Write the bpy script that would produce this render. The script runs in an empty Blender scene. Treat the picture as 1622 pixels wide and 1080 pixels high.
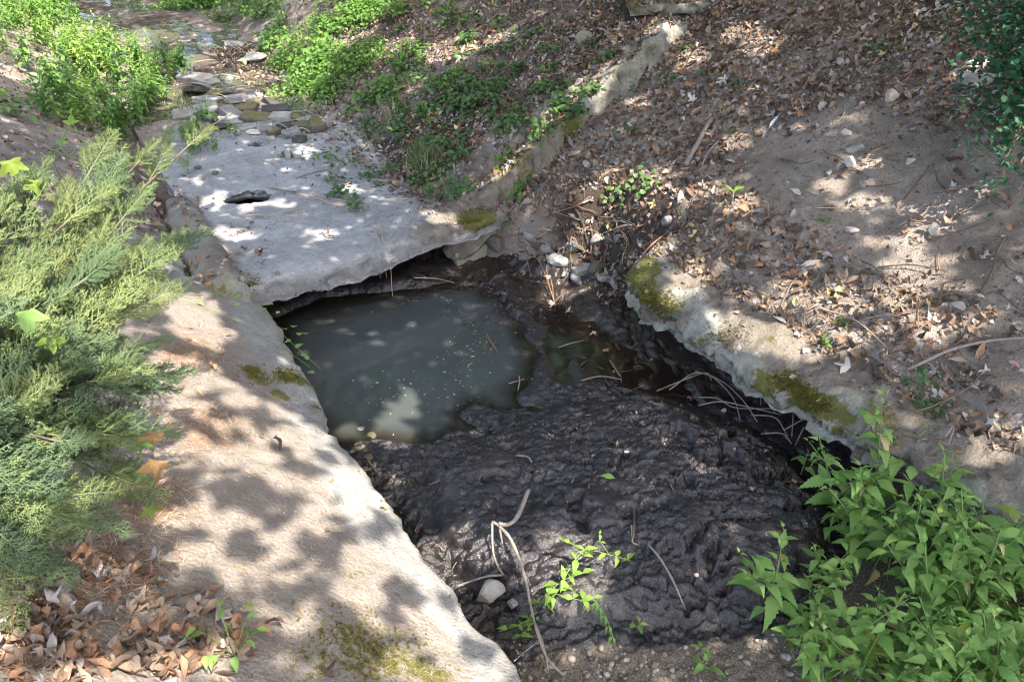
import bpy, bmesh, math, random
import numpy as np
from mathutils import Vector, Matrix, Euler
from mathutils.bvhtree import BVHTree

random.seed(7)
RNG = np.random.default_rng(7)
SC = bpy.context.scene
COL = SC.collection
R = math.radians

# ------------------------------------------------------------------ camera
CAM_Z = 3.0
PITCH = R(32.0)
cam_d = bpy.data.cameras.new('camera')
cam = bpy.data.objects.new('camera', cam_d)
COL.objects.link(cam)
cam.location = (0, 0, CAM_Z)
cam.rotation_euler = (R(90) - PITCH, 0, 0)
cam_d.sensor_width = 36.0
FPX = 1225.0
cam_d.lens = FPX / 1622 * 36.0
cam_d.clip_start = 0.02
cam_d.clip_end = 500
SC.camera = cam

# ------------------------------------------------------------------ light
SUN_V = Vector((0.30, -0.36, 0.88)).normalized()          # direction towards the sun
world = bpy.data.worlds.new('World')
SC.world = world
world.use_nodes = True
wn = world.node_tree
wn.nodes.clear()
w_out = wn.nodes.new('ShaderNodeOutputWorld')
w_bg = wn.nodes.new('ShaderNodeBackground')
w_sky = wn.nodes.new('ShaderNodeTexSky')
w_sky.sky_type = 'NISHITA'
w_sky.sun_disc = False
w_sky.sun_elevation = math.asin(SUN_V.z)
w_sky.sun_rotation = math.atan2(SUN_V.x, SUN_V.y)
w_sky.air_density = 1.0
w_sky.dust_density = 5.0
w_sky.ozone_density = 0.7
w_bg.inputs['Strength'].default_value = 0.15
wn.links.new(w_sky.outputs[0], w_bg.inputs['Color'])
wn.links.new(w_bg.outputs[0], w_out.inputs['Surface'])

sun_d = bpy.data.lights.new('sun', 'SUN')
sun_d.energy = 2.4
sun_d.angle = R(0.53)
sun_d.color = (1.0, 0.92, 0.82)
sun = bpy.data.objects.new('sun', sun_d)
COL.objects.link(sun)
sun.rotation_euler = SUN_V.to_track_quat('Z', 'Y').to_euler()

SC.view_settings.view_transform = 'Standard'
SC.view_settings.look = 'None'
SC.view_settings.exposure = 2.66
SC.view_settings.gamma = 1.0
SC.view_settings.use_curve_mapping = False
SC.cycles.use_denoising = True
SC.cycles.filter_width = 1.1
SC.cycles.max_bounces = 8
SC.cycles.diffuse_bounces = 4
SC.cycles.transparent_max_bounces = 6

# ------------------------------------------------------------------ channel coordinates
# s runs upstream along the ditch, w runs across it towards the right bank
OX, OY = 0.09, 1.8
DX, DY = -0.526, 0.8505
NX, NY = 0.8505, 0.526

def xy(s, w):
    return OX + s * DX + w * NX, OY + s * DY + w * NY

def sw(x, y):
    return (x - OX) * DX + (y - OY) * DY, (x - OX) * NX + (y - OY) * NY

CP, SP = math.cos(PITCH), math.sin(PITCH)

def ray(u, v):
    a = (u - 811) / FPX
    b = (v - 540) / FPX
    return Vector((a, CP - b * SP, -SP - b * CP))

def on_z(u, v, z):
    d = ray(u, v)
    t = (z - CAM_Z) / d.z
    return Vector((0, 0, CAM_Z)) + d * t

def swp(u, v, z=0.0):
    p = on_z(u, v, z)
    return sw(p.x, p.y)

def to_px(p):
    """where a point of the place shows in the photograph (used only to choose which repeats are large enough to be individuals)"""
    x, y, z = p[0], p[1], p[2] - CAM_Z
    dep = y * CP - z * SP
    if dep <= 0.05:
        return None
    up = y * SP + z * CP
    return 811 + FPX * x / dep, 540 - FPX * up / dep, dep

# ------------------------------------------------------------------ noise
def _hash(ix, iy, seed):
    n = (ix * 374761393 + iy * 668265263 + seed * 974634777) & 0xffffffff
    n = ((n ^ (n >> 13)) * 1274126177) & 0xffffffff
    n = n ^ (n >> 16)
    return (n & 0xffff) / 32767.5 - 1.0

def vnoise(x, y, seed=0):
    x = np.asarray(x, float); y = np.asarray(y, float)
    ix = np.floor(x).astype(np.int64); iy = np.floor(y).astype(np.int64)
    fx = x - ix; fy = y - iy
    ux = fx * fx * fx * (fx * (fx * 6 - 15) + 10); uy = fy * fy * fy * (fy * (fy * 6 - 15) + 10)
    a = _hash(ix, iy, seed); b = _hash(ix + 1, iy, seed)
    c = _hash(ix, iy + 1, seed); d = _hash(ix + 1, iy + 1, seed)
    return (a * (1 - ux) + b * ux) * (1 - uy) + (c * (1 - ux) + d * ux) * uy

def fbm(x, y, seed=0, octv=4, gain=0.5):
    t = 0; amp = 1.0; f = 1.0; nrm = 0
    for k in range(octv):
        ca, sa = math.cos(0.6 * k), math.sin(0.6 * k)
        xx = (x * ca - y * sa) * f; yy = (x * sa + y * ca) * f
        t = t + amp * vnoise(xx + 17.3 * k, yy - 9.1 * k, seed + k)
        nrm += amp; amp *= gain; f *= 2.03
    return t / nrm

def ridged(x, y, seed=0, octv=4, gain=0.55):
    t = 0; amp = 1.0; f = 1.0; nrm = 0
    for k in range(octv):
        ca, sa = math.cos(0.7 * k + .3), math.sin(0.7 * k + .3)
        xx = (x * ca - y * sa) * f; yy = (x * sa + y * ca) * f
        n = 1 - np.abs(vnoise(xx + 11.7 * k, yy + 5.3 * k, seed + k)) * 1.8
        t = t + amp * n; nrm += amp; amp *= gain; f *= 2.1
    return t / nrm

def sstep(a, b, x):
    t = np.clip((x - a) / (b - a), 0, 1)
    return t * t * (3 - 2 * t)

def poly_sd(x, y, poly):
    """signed distance, positive inside"""
    x = np.asarray(x, float); y = np.asarray(y, float)
    best = np.full(x.shape, 1e9); inside = np.zeros(x.shape, bool)
    n = len(poly)
    for i in range(n):
        x0, y0 = poly[i]; x1, y1 = poly[(i + 1) % n]
        ex, ey = x1 - x0, y1 - y0
        t = np.clip(((x - x0) * ex + (y - y0) * ey) / (ex * ex + ey * ey + 1e-12), 0, 1)
        best = np.minimum(best, np.hypot(x - x0 - t * ex, y - y0 - t * ey))
        c = ((y0 > y) != (y1 > y))
        xi = x0 + (y - y0) / (y1 - y0 + 1e-15) * (x1 - x0)
        inside ^= c & (x < xi)
    return np.where(inside, best, -best)

# ------------------------------------------------------------------ mesh helpers
def mesh_np(name, V, quads=None, tris=None, mat=None, smooth=True, attrs=None, cols=None):
    me = bpy.data.meshes.new(name)
    V = np.ascontiguousarray(V, dtype=np.float32).reshape(-1, 3)
    parts = []; starts = []; tot = []
    off = 0
    for arr, k in ((quads, 4), (tris, 3)):
        if arr is None or len(arr) == 0:
            continue
        a = np.asarray(arr, dtype=np.int32).reshape(-1, k)
        parts.append(a.ravel())
        starts.append(off + np.arange(len(a), dtype=np.int32) * k)
        tot.append(np.full(len(a), k, dtype=np.int32))
        off += a.size
    L = np.concatenate(parts); S = np.concatenate(starts); T = np.concatenate(tot)
    me.vertices.add(len(V)); me.vertices.foreach_set('co', V.ravel())
    me.loops.add(len(L)); me.loops.foreach_set('vertex_index', L)
    me.polygons.add(len(S)); me.polygons.foreach_set('loop_start', S); me.polygons.foreach_set('loop_total', T)
    if smooth:
        me.polygons.foreach_set('use_smooth', np.ones(len(S), dtype=bool))
    for an, arr in (attrs or {}).items():
        at = me.attributes.new(an, 'FLOAT', 'POINT')
        at.data.foreach_set('value', np.ascontiguousarray(arr, dtype=np.float32).ravel())
    if cols is not None:
        at = me.attributes.new('Col', 'FLOAT_COLOR', 'POINT')
        c = np.ones((len(V), 4), np.float32); c[:, :3] = cols
        at.data.foreach_set('color', c.ravel())
    me.update(calc_edges=True)
    me.validate()
    if mat is not None:
        me.materials.append(mat)
    return me

def grid_quads(nu, nv):
    i = np.arange(nu * nv).reshape(nu, nv)
    return np.stack([i[:-1, :-1], i[1:, :-1], i[1:, 1:], i[:-1, 1:]], -1).reshape(-1, 4)

def link(name, me, parent=None, loc=None, mat4=None):
    o = bpy.data.objects.new(name, me)
    COL.objects.link(o)
    if parent is not None:
        o.parent = parent
    if mat4 is not None:
        o.matrix_basis = mat4
    elif loc is not None:
        o.location = loc
    return o

def tag(o, label=None, cat=None, group=None, kind=None):
    if label: o['label'] = label
    if cat: o['category'] = cat
    if group: o['group'] = group
    if kind: o['kind'] = kind
    return o

def empty(name, loc, label, cat, group=None):
    o = bpy.data.objects.new(name, None)
    o.empty_display_size = 0.1
    COL.objects.link(o)
    o.location = loc
    return tag(o, label, cat, group)

BV_V, BV_F = [], []
def add_bvh(V, Q):
    base = sum(len(v) for v in BV_V)
    BV_V.append(np.asarray(V, float).reshape(-1, 3))
    BV_F.append(np.asarray(Q) + base)

# ------------------------------------------------------------------ material helpers
class M:
    def __init__(self, name):
        self.m = bpy.data.materials.new(name)
        self.m.use_nodes = True
        self.t = self.m.node_tree
        self.t.nodes.clear()
        self.out = self.n('ShaderNodeOutputMaterial')
        self.co = None
    def n(self, typ, ins=None, **props):
        nd = self.t.nodes.new(typ)
        for k, v in props.items():
            setattr(nd, k, v)
        for k, v in (ins or {}).items():
            self.set(nd.inputs[k], v)
        return nd
    def set(self, sock, v):
        if isinstance(v, bpy.types.NodeSocket):
            self.t.links.new(v, sock)
        elif isinstance(v, tuple) and len(v) == 3 and sock.type == 'RGBA':
            sock.default_value = (*v, 1)
        else:
            sock.default_value = v
    def coord(self):
        if self.co is None:
            self.co = self.n('ShaderNodeTexCoord').outputs['Object']
        return self.co
    def noise(self, scale, detail=4, rough=0.55, dist=0.0, co=None):
        return self.n('ShaderNodeTexNoise', {'Vector': co or self.coord(), 'Scale': scale, 'Detail': detail, 'Roughness': rough, 'Distortion': dist}).outputs['Fac']
    def voro(self, scale, feature='F1', out='Distance'):
        return self.n('ShaderNodeTexVoronoi', {'Vector': self.coord(), 'Scale': scale}, feature=feature).outputs[out]
    def ramp(self, fac, stops, interp='LINEAR'):
        r = self.n('ShaderNodeValToRGB', {'Fac': fac})
        cr = r.color_ramp
        cr.interpolation = interp
        while len(cr.elements) < len(stops):
            cr.elements.new(0.5)
        for e, (p, c) in zip(cr.elements, stops):
            e.position = p
            e.color = (*c, 1) if isinstance(c, tuple) else (c, c, c, 1)
        return r.outputs['Color']
    def mix(self, fac, a, b, mode='MIX'):
        x = self.n('ShaderNodeMix', data_type='RGBA', blend_type=mode)
        self.set(x.inputs[0], fac)
        self.set(x.inputs[6], a)
        self.set(x.inputs[7], b)
        return x.outputs[2]
    def math(self, op, a, b=0.0, clamp=False):
        x = self.n('ShaderNodeMath', operation=op, use_clamp=clamp)
        self.set(x.inputs[0], a); self.set(x.inputs[1], b)
        return x.outputs[0]
    def attr(self, name, out='Fac'):
        return self.n('ShaderNodeAttribute', attribute_name=name).outputs[out]
    def rnd(self):
        return self.n('ShaderNodeObjectInfo').outputs['Random']
    def bump(self, h, strength=0.5, dist=0.01, normal=None):
        b = self.n('ShaderNodeBump', {'Height': h, 'Strength': strength, 'Distance': dist})
        if normal is not None:
            self.set(b.inputs['Normal'], normal)
        return b.outputs['Normal']
    def bsdf(self, col, rough=0.8, normal=None, spec=0.5, coat=0.0, coat_rough=0.1):
        b = self.n('ShaderNodeBsdfPrincipled', {'Base Color': col, 'Roughness': rough, 'Specular IOR Level': spec})
        if coat:
            self.set(b.inputs['Coat Weight'], coat)
            self.set(b.inputs['Coat Roughness'], coat_rough)
        if normal is not None:
            self.set(b.inputs['Normal'], normal)
        return b.outputs[0]
    def done(self, sh):
        self.t.links.new(sh, self.out.inputs['Surface'])
        return self.m

MAT = {}

# bare bank soil: grey tan dust over darker humus
def make_soil(name, dark, mid, lite):
    m = M(name)
    n1 = m.noise(1.3, 6, 0.65)
    n2 = m.noise(9, 6, 0.7)
    n3 = m.noise(70, 4, 0.7)
    mixn = m.math('ADD', m.math('MULTIPLY', n1, 0.45), m.math('ADD', m.math('MULTIPLY', n2, 0.35), m.math('MULTIPLY', n3, 0.2)))
    c = m.ramp(mixn, [(0.36, dark), (0.5, mid), (0.62, lite)])
    v = m.voro(120)
    specks = m.ramp(m.noise(45, 2, 0.5), [(0.62, 0.0), (0.72, 1.0)])
    c = m.mix(m.math('MULTIPLY', specks, 0.55), c, (dark[0] * .55, dark[1] * .5, dark[2] * .48))
    humus = m.attr('humus')
    hm = m.ramp(m.math('ADD', humus, m.math('MULTIPLY', m.math('SUBTRACT', n2, 0.5), 0.9)), [(0.35, 0.0), (0.65, 1.0)])
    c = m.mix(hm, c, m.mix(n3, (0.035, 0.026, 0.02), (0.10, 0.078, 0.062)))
    moss = m.ramp(m.math('ADD', m.attr('moss'), m.math('MULTIPLY', m.math('SUBTRACT', n2, 0.5), 0.9)), [(0.45, 0.0), (0.6, 1.0)])
    c = m.mix(m.math('MULTIPLY', moss, 0.8), c, m.mix(n3, (0.05, 0.052, 0.014), (0.13, 0.125, 0.04)))
    h = m.math('ADD', m.math('MULTIPLY', n3, 0.6), m.math('ADD', n2, m.math('MULTIPLY', v, 0.4)))
    MAT[name] = m.done(m.bsdf(c, 0.95, m.bump(h, 0.9, 0.02), 0.2))
make_soil('soil', (0.135, 0.108, 0.088), (0.245, 0.208, 0.175), (0.36, 0.315, 0.272))
make_soil('bank_dust', (0.20, 0.16, 0.125), (0.36, 0.30, 0.25), (0.46, 0.40, 0.345))

# old concrete: aggregate, stains, dirt and moss (masks are vertex attributes)
def make_concrete(name, a, b, dirt_col):
    m = M(name)
    n1 = m.noise(2.2, 6, 0.65)
    n2 = m.noise(14, 6, 0.7)
    n3 = m.noise(90, 3, 0.7)
    c = m.ramp(m.math('ADD', m.math('MULTIPLY', n1, 0.6), m.math('MULTIPLY', n2, 0.4)), [(0.36, a), (0.62, b)])
    c = m.mix(m.math('MULTIPLY', m.ramp(n3, [(0.55, 0.0), (0.72, 1.0)]), 0.45), c, (a[0] * .45, a[1] * .42, a[2] * .4))
    c = m.mix(m.math('MULTIPLY', m.ramp(m.noise(33, 3, 0.6), [(0.60, 0.0), (0.68, 1.0)]), 0.5), c, (0.12, 0.10, 0.085))
    if name == 'concrete_pale':
        lich = m.ramp(m.noise(5.5, 6, 0.75), [(0.5, 0.0), (0.62, 1.0)])
        c = m.mix(m.math('MULTIPLY', lich, 0.6), c, m.mix(n3, (0.13, 0.125, 0.05), (0.24, 0.23, 0.13)))
    dirt = m.ramp(m.math('ADD', m.attr('dirt'), m.math('MULTIPLY', m.math('SUBTRACT', n2, 0.5), 1.1)), [(0.4, 0.0), (0.65, 1.0)])
    c = m.mix(m.math('MULTIPLY', dirt, 0.93), c, m.mix(m.ramp(m.math('ADD', m.math('MULTIPLY', m.noise(160, 4, 0.75), 0.6), m.math('MULTIPLY', n2, 0.4)), [(0.36, 0.0), (0.62, 1.0)]), dirt_col[0], dirt_col[1]))
    moss = m.ramp(m.math('ADD', m.attr('moss'), m.math('MULTIPLY', m.math('SUBTRACT', m.noise(22, 5, 0.7), 0.5), 1.2)), [(0.44, 0.0), (0.62, 1.0)])
    c = m.mix(m.math('MULTIPLY', moss, 0.92), c, m.mix(n3, (0.05, 0.052, 0.010), (0.15, 0.14, 0.03)))
    h = m.math('ADD', m.math('MULTIPLY', n3, 0.35), m.math('ADD', m.math('MULTIPLY', n2, 1.0), m.math('MULTIPLY', m.voro(55), 0.35)))
    MAT[name] = m.done(m.bsdf(c, 0.92, m.bump(h, 0.8, 0.018), 0.25))
make_concrete('concrete', (0.23, 0.225, 0.22), (0.38, 0.375, 0.37), ((0.10, 0.08, 0.062), (0.26, 0.22, 0.18)))
make_concrete('concrete_pale', (0.15, 0.142, 0.115), (0.36, 0.35, 0.305), ((0.085, 0.068, 0.05), (0.24, 0.205, 0.17)))
make_concrete('concrete_sandy', (0.18, 0.172, 0.158), (0.34, 0.328, 0.305), ((0.155, 0.13, 0.107), (0.295, 0.258, 0.222)))

# wet mud
def make_mud():
    m = M('wet_mud')
    n1 = m.noise(3.0, 5, 0.6); n2 = m.noise(26, 6, 0.75, 1.6); n3 = m.noise(130, 3, 0.6)
    c = m.ramp(n2, [(0.3, (0.011, 0.009, 0.009)), (0.55, (0.025, 0.021, 0.0215)), (0.75, (0.05, 0.043, 0.043))])
    br = m.ramp(n1, [(0.5, 0.0), (0.7, 1.0)])
    c = m.mix(m.math('MULTIPLY', br, 0.35), c, (0.06, 0.042, 0.03))
    wetf = m.attr('film')
    c = m.mix(m.math('MULTIPLY', wetf, 0.75), c, (0.035, 0.023, 0.015))
    grav = m.ramp(m.math('ADD', m.attr('gravel'), m.math('MULTIPLY', m.math('SUBTRACT', n2, 0.5), 0.7)), [(0.4, 0.0), (0.6, 1.0)])
    c = m.mix(grav, c, m.mix(m.ramp(n3, [(0.4, 0.0), (0.6, 1.0)]), (0.055, 0.042, 0.03), (0.17, 0.14, 0.105)))
    r = m.ramp(m.math('ADD', m.math('MULTIPLY', n1, 0.5), m.math('MULTIPLY', n2, 0.5)), [(0.35, 0.12), (0.7, 0.33)])
    r = m.mix(wetf, r, (0.13, 0.13, 0.13))
    r = m.mix(grav, r, (0.9, 0.9, 0.9))
    h = m.math('ADD', n2, m.math('MULTIPLY', n3, 0.4))
    MAT['mud'] = m.done(m.bsdf(c, r, m.bump(h, 0.45, 0.02), 0.7))
make_mud()

def make_water():
    m = M('murky_water')
    murk_shade = m.attr('murk_shade')
    n1 = m.noise(1.7, 3, 0.5)
    deep = m.mix(n1, (0.050, 0.057, 0.056), (0.076, 0.084, 0.081))
    c = m.mix(m.ramp(murk_shade, [(0.05, 0.0), (0.95, 1.0)]), (0.018, 0.013, 0.009), deep)
    h = m.noise(6, 2, 0.4)
    MAT['water'] = m.done(m.bsdf(c, 0.06, m.bump(h, 0.06, 0.02), 0.5))
    m = M('creek_water')
    n1 = m.noise(0.9, 3, 0.5)
    c = m.mix(n1, (0.04, 0.045, 0.03), (0.13, 0.125, 0.085))
    h = m.noise(5, 3, 0.5)
    MAT['creek'] = m.done(m.bsdf(c, 0.05, m.bump(h, 0.25, 0.02), 0.5))
make_water()

def rock_mat(name, a, b, moss=0.0):
    m = M(name)
    rn = m.rnd()
    n1 = m.noise(7, 6, 0.65); n2 = m.noise(60, 4, 0.7)
    c = m.ramp(m.math('ADD', m.math('MULTIPLY', n1, 0.7), m.math('MULTIPLY', n2, 0.3)), [(0.36, a), (0.64, b)])
    c = m.mix(m.math('MULTIPLY', rn, 0.35), c, (a[0] * .7, a[1] * .68, a[2] * .62))
    if moss:
        nz = m.n('ShaderNodeSeparateXYZ', {0: m.n('ShaderNodeNewGeometry').outputs['Normal']}).outputs['Z']
        f = m.ramp(m.math('ADD', m.math('MULTIPLY', nz, 0.5), m.math('MULTIPLY', n1, 0.8)), [(0.68, 0.0), (0.85, 1.0)])
        c = m.mix(m.math('MULTIPLY', f, moss), c, m.mix(n2, (0.10, 0.085, 0.012), (0.21, 0.18, 0.04)))
    MAT[name] = m.done(m.bsdf(c, 0.85, m.bump(m.math('ADD', n1, m.math('MULTIPLY', n2, 0.3)), 0.6, 0.015), 0.3))
rock_mat('rock_grey', (0.15, 0.15, 0.14), (0.34, 0.34, 0.325))
rock_mat('rock_pale', (0.22, 0.215, 0.19), (0.40, 0.39, 0.355))
rock_mat('rock_cream', (0.42, 0.36, 0.30), (0.62, 0.55, 0.47))
rock_mat('rock_mossy', (0.20, 0.19, 0.14), (0.36, 0.34, 0.26), 0.9)
rock_mat('rock_dark', (0.07, 0.065, 0.052), (0.16, 0.15, 0.125), 0.5)
rock_mat('rock_wet', (0.035, 0.032, 0.03), (0.10, 0.095, 0.09))
# ------------------------------------------------------------------ terrain
ZB0 = 0.45
def edge_r(s):
    return np.interp(s, [-6, 1.9, 2.1, 2.5, 3.1, 3.45, 4.0, 4.5, 6, 8, 10, 14, 40], [2.5, 2.5, 2.42, 2.5, 2.52, 2.2, 1.75, 1.5, 1.45, 1.75, 2.1, 2.3, 2.4])

def zb_right(s, w):
    down = ZB0 + 0.5 * np.minimum(w - 2.1, 5.5) + 0.14 * np.maximum(w - 7.6, 0)
    fade = np.interp(w, [2.2, 3.2, 4.6, 6], [0.30, 0.26, 0.12, 0.0])
    far = sstep(5.5, 9, s) * 0.25
    up = fade * sstep(0.0, 0.1, s - 4.0 - 0.2 * np.clip(w - 2.2, 0, 2.4)) * np.interp(s, [4, 5.5, 8], [1, 0.8, 0.3]) + far
    return down + up

def zl_left(s, w):
    d = np.maximum(-w, 0)
    z = 0.33 + 0.6 * np.minimum(d, 1.6) + 0.25 * np.clip(d - 1.6, 0, 3) + 0.12 * np.maximum(d - 4.6, 0)
    return z + 0.012 * np.maximum(s - 4, 0)

def floor_z(s):
    return np.interp(s, [-8, -2.6, -2.0, 5.4, 6.2, 7.5, 8.2, 9.5, 14, 60], [0.0, 0.0, -0.35, -0.35, 0.30, 0.45, 0.50, 0.56, 0.72, 2.2])

def terrain(s, w):
    fz = floor_z(s)
    far = np.hypot(s, w) 
    damp = 1 + np.clip((far - 12) / 20, 0, 4)
    bump = 0.055 * damp * fbm(s * 1.1, w * 1.1, 3) + 0.022 * fbm(s * 4.5, w * 4.5, 5) + 0.010 * fbm(s * 17, w * 17, 9, 3)
    zr = zb_right(s, w) + bump
    er = edge_r(s) + 0.06 * fbm(s * 2.5, s * 0 + 3, 21, 3)
    rw = np.interp(s, [-6, 2.0, 2.3, 3.2, 3.5, 4.5, 6, 9, 40], [0.08, 0.08, 0.42, 0.42, 0.2, 0.15, 0.3, 0.6, 1.2])
    face = np.exp(-((s - 2.85) / .6) ** 2) * np.exp(-((w - 2.65) / .38) ** 2)
    er = er + 0.10 * face * fbm(s * 6, w * 3, 23, 3)
    bump = bump + face * (0.10 * (ridged(s * 5, w * 5, 25, 4) - .4) + 0.03 * fbm(s * 22, w * 22, 27, 3))
    t = np.clip((w - er) / rw, 0, 1)
    tr = np.where(rw > 0.35, t ** 0.75, t * t * (3 - 2 * t))
    zl = zl_left(s, w) + bump * np.interp(s, [3.8, 4.4], [0.3, 1.0]) - 0.10 * (1 - sstep(4.0, 4.3, s))
    el = np.interp(s, [-6, 3.4, 3.8, 6.5, 8.5, 40], [0.35, 0.35, 0.35, 0.30, 0.2, 0.0])
    tl = sstep(0, np.interp(s, [3, 5, 9, 40], [0.10, 0.15, 0.45, 1.0]), -w - el + 0.1)
    crk = fz + 0.055 * fbm(s * 2.2, w * 2.2, 14) * sstep(6, 8, s)
    z = crk * (1 - tr) + zr * tr
    z = z * (1 - tl) + zl * tl
    return z

def axis(segs):
    out = []
    for a, b, n in segs:
        out.append(np.linspace(a, b, n, endpoint=False))
    out.append(np.array([segs[-1][1]]))
    return np.concatenate(out)

SA = axis([(-45, -10, 14), (-10, -2.5, 30), (-2.5, 7.5, 330), (7.5, 16, 150), (16, 70, 50)])
WA = axis([(-45, -8, 20), (-8, -3, 30), (-3, 1.2, 90), (1.2, 5.5, 170), (5.5, 9, 60), (9, 50, 24)])
Sg, Wg = np.meshgrid(SA, WA, indexing='ij')
Zg = terrain(Sg, Wg)
Xg, Yg = xy(Sg, Wg)
humus = np.clip(0.25 + 0.55 * (Wg < 0) * sstep(0.9, 0.2, Sg) + 0.5 * fbm(Sg * 0.9, Wg * 0.9, 31) + 0.3 * sstep(4.4, 4.8, Sg) * (Wg > 0) + 0.35 * sstep(4.2, 5.2, Wg) * 1.0 - 0.1 * (Wg < 0), 0, 1)
for (u, v, rad) in [(1270, 200, .75), (1400, 270, .8), (1330, 300, .7), (1480, 330, .7), (1560, 420, .6), (1400, 390, .45), (1230, 260, .5), (1580, 560, .5), (1420, 420, .35), (1130, 170, .35), (1560, 330, .6)]:
    dd = ray(u, v)
    # meet the plain bank plane
    t = 3.0
    for _ in range(40):
        q = Vector((0, 0, CAM_Z)) + dd * t
        s_, w_ = sw(q.x, q.y)
        t += (q.z - float(zb_right(np.array(s_), np.array(w_)))) * 0.8
    humus = humus * (1 - 0.95 * np.exp(-((Sg - s_) ** 2 + (Wg - w_) ** 2) / (rad * 0.62) ** 2))
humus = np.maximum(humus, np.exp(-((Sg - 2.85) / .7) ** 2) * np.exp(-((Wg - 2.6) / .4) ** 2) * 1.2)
BARE = humus
mossg = np.clip(0.9 * np.exp(-((Sg - 4.6) / .35) ** 2) * np.exp(-((Wg - 2.0) / .5) ** 2), 0, 1)
V = np.stack([Xg, Yg, Zg], -1).reshape(-1, 3)
Q = grid_quads(len(SA), len(WA))
ground = link('ground', mesh_np('ground', V, Q, mat=MAT['soil'], attrs={'humus': humus, 'moss': mossg}))
tag(ground, kind='structure', label='grey brown earth banks of the ditch')
add_bvh(V, Q)

# ------------------------------------------------------------------ mud bed of the ditch
def pxpoly(pts, z=0.0):
    return [swp(u, v, z) for u, v in pts]

POOL = pxpoly([(430, 500), (500, 470), (560, 462), (620, 455), (700, 447), (760, 452), (805, 475), (835, 515), (858, 560), (850, 600),
               (822, 625), (832, 650), (785, 662), (752, 645), (738, 660), (752, 680), (720, 688), (690, 702), (650, 708), (600, 700), (520, 702), (440, 640)])
FILM = pxpoly([(630, 450), (700, 432), (780, 412), (880, 446), (985, 470), (1080, 530), (1160, 600), (1230, 650), (1100, 655), (960, 605), (870, 615), (845, 520), (800, 470)])
MOUND = pxpoly([(660, 760), (760, 700), (880, 640), (1050, 640), (1180, 680), (1270, 750), (1330, 850), (1300, 930), (1190, 990), (1050, 1005), (900, 1005), (790, 960), (700, 870)])
PUDDLE = pxpoly([(590, 790), (640, 800), (672, 850), (672, 885), (640, 890), (600, 850)])
UNDER = [(3.3, -0.4), (3.3, 2.3), (6, 2.3), (6, -0.4)]

def mud_fields(s, w):
    wx = s + 0.05 * fbm(s * 5, w * 5, 41); wy = w + 0.05 * fbm(s * 5, w * 5, 43)
    pool = poly_sd(wx, wy, POOL); film = poly_sd(wx, wy, FILM); mound = poly_sd(wx, wy, MOUND); pud = poly_sd(wx, wy, PUDDLE)
    return pool, film, mound, pud

ms = axis([(-2.6, -1.0, 80), (-1.0, 3.8, 560), (3.8, 5.8, 50)])
mw = axis([(-0.4, 2.8, 370)])
Sm, Wm = np.meshgrid(ms, mw, indexing='ij')
pool, film, mound, pud = mud_fields(Sm, Wm)
grav = sstep(0.02, 0.16, -mound) * sstep(0.42, 0.12, Sm) 
grav = np.maximum(grav, sstep(-0.1, -0.4, Sm))
base = 0.035 + 0.0 * Sm
base = base - 0.05 * sstep(-0.05, 0.12, film)
base = base + 0.21 * (1 - np.exp(-np.maximum(mound, 0) / 0.16)) * (0.75 + 0.25 * fbm(Sm * 1.8, Wm * 1.8, 51))
rough = (1 - 0.80 * sstep(-0.05, 0.12, film)) * (1 - 0.55 * grav)
pu0 = Sm * math.cos(.55) + Wm * math.sin(.55); pv0 = -Sm * math.sin(.55) + Wm * math.cos(.55)
qs = Sm + 0.05 * fbm(Sm * 6, Wm * 6, 62, 3); qw = Wm + 0.05 * fbm(Sm * 6 + 9, Wm * 6, 63, 3)
lump = 0.045 * fbm(qs * 2.4, qw * 2.4, 61, 3) + (0.004 + 0.020 * sstep(-.3, .4, fbm(Sm * 1.3 + 5, Wm * 1.3, 64, 3))) * fbm(qs * 7, qw * 7, 65, 4, .6)
smooth_ = sstep(-.15, .3, fbm(Sm * 1.7, Wm * 1.7, 69, 3))
ca_, sa_ = math.cos(.55), math.sin(.55)
pu = (qs * ca_ + qw * sa_); pv = (-qs * sa_ + qw * ca_)
pits = (0.4 + 0.55 * smooth_) * -0.045 * sstep(0.26, 0.44, fbm(pu * 19, pv * 10, 71, 4)) - 0.026 * (.3 + smooth_) * sstep(0.16, 0.30, fbm(pu * 46, pv * 24, 74, 3)) - 0.06 * sstep(0.36, 0.5, fbm(qs * 6, qw * 5, 76, 3))
fine = (0.004 + 0.010 * smooth_) * fbm(pu * 42, pv * 26, 77, 3)
z = base + (lump + pits * (0.5 + 0.5 * sstep(-.05, .1, mound)) + fine) * rough
z = z + (0.030 * fbm(pu * 3.2, pv * 7, 81) + 0.022 * fbm(pu * 11, pv * 20, 83, 3) - 0.003) * sstep(-.05, .1, film)
z = z - 0.11 * sstep(-0.02, 0.10, pool) * (1 - 0.0 * z)
z = z - 0.075 * sstep(-0.02, 0.08, pud)
z = z + 0.05 * sstep(0.05, -0.25, Wm - np.interp(Sm, [0, .9, 1.8, 3.4], [0, -.1, -.12, 0])) * 0.5
z = z + 0.10 * sstep(2.05, 2.45, Wm + 0.08 * fbm(Sm * 4, Wm * 4, 87)) * np.interp(Sm, [-1, .2, 1.9, 2.4], [.0, .15, .3, 1]) + 0.04 * sstep(2.5, 3.3, Sm) * sstep(1.2, 2.0, Wm)
z = np.where(Sm > 3.45, z + 0.02, z)
Xm, Ym = xy(Sm, Wm)
V = np.stack([Xm, Ym, z], -1).reshape(-1, 3)
Q = grid_quads(len(ms), len(mw))
filmA = sstep(-0.08, 0.15, film) * 0.9
mud = link('mud', mesh_np('mud', V, Q, mat=MAT['mud'], attrs={'film': filmA, 'gravel': grav}))
tag(mud, kind='structure', label='black wet churned mud filling the ditch')
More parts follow.
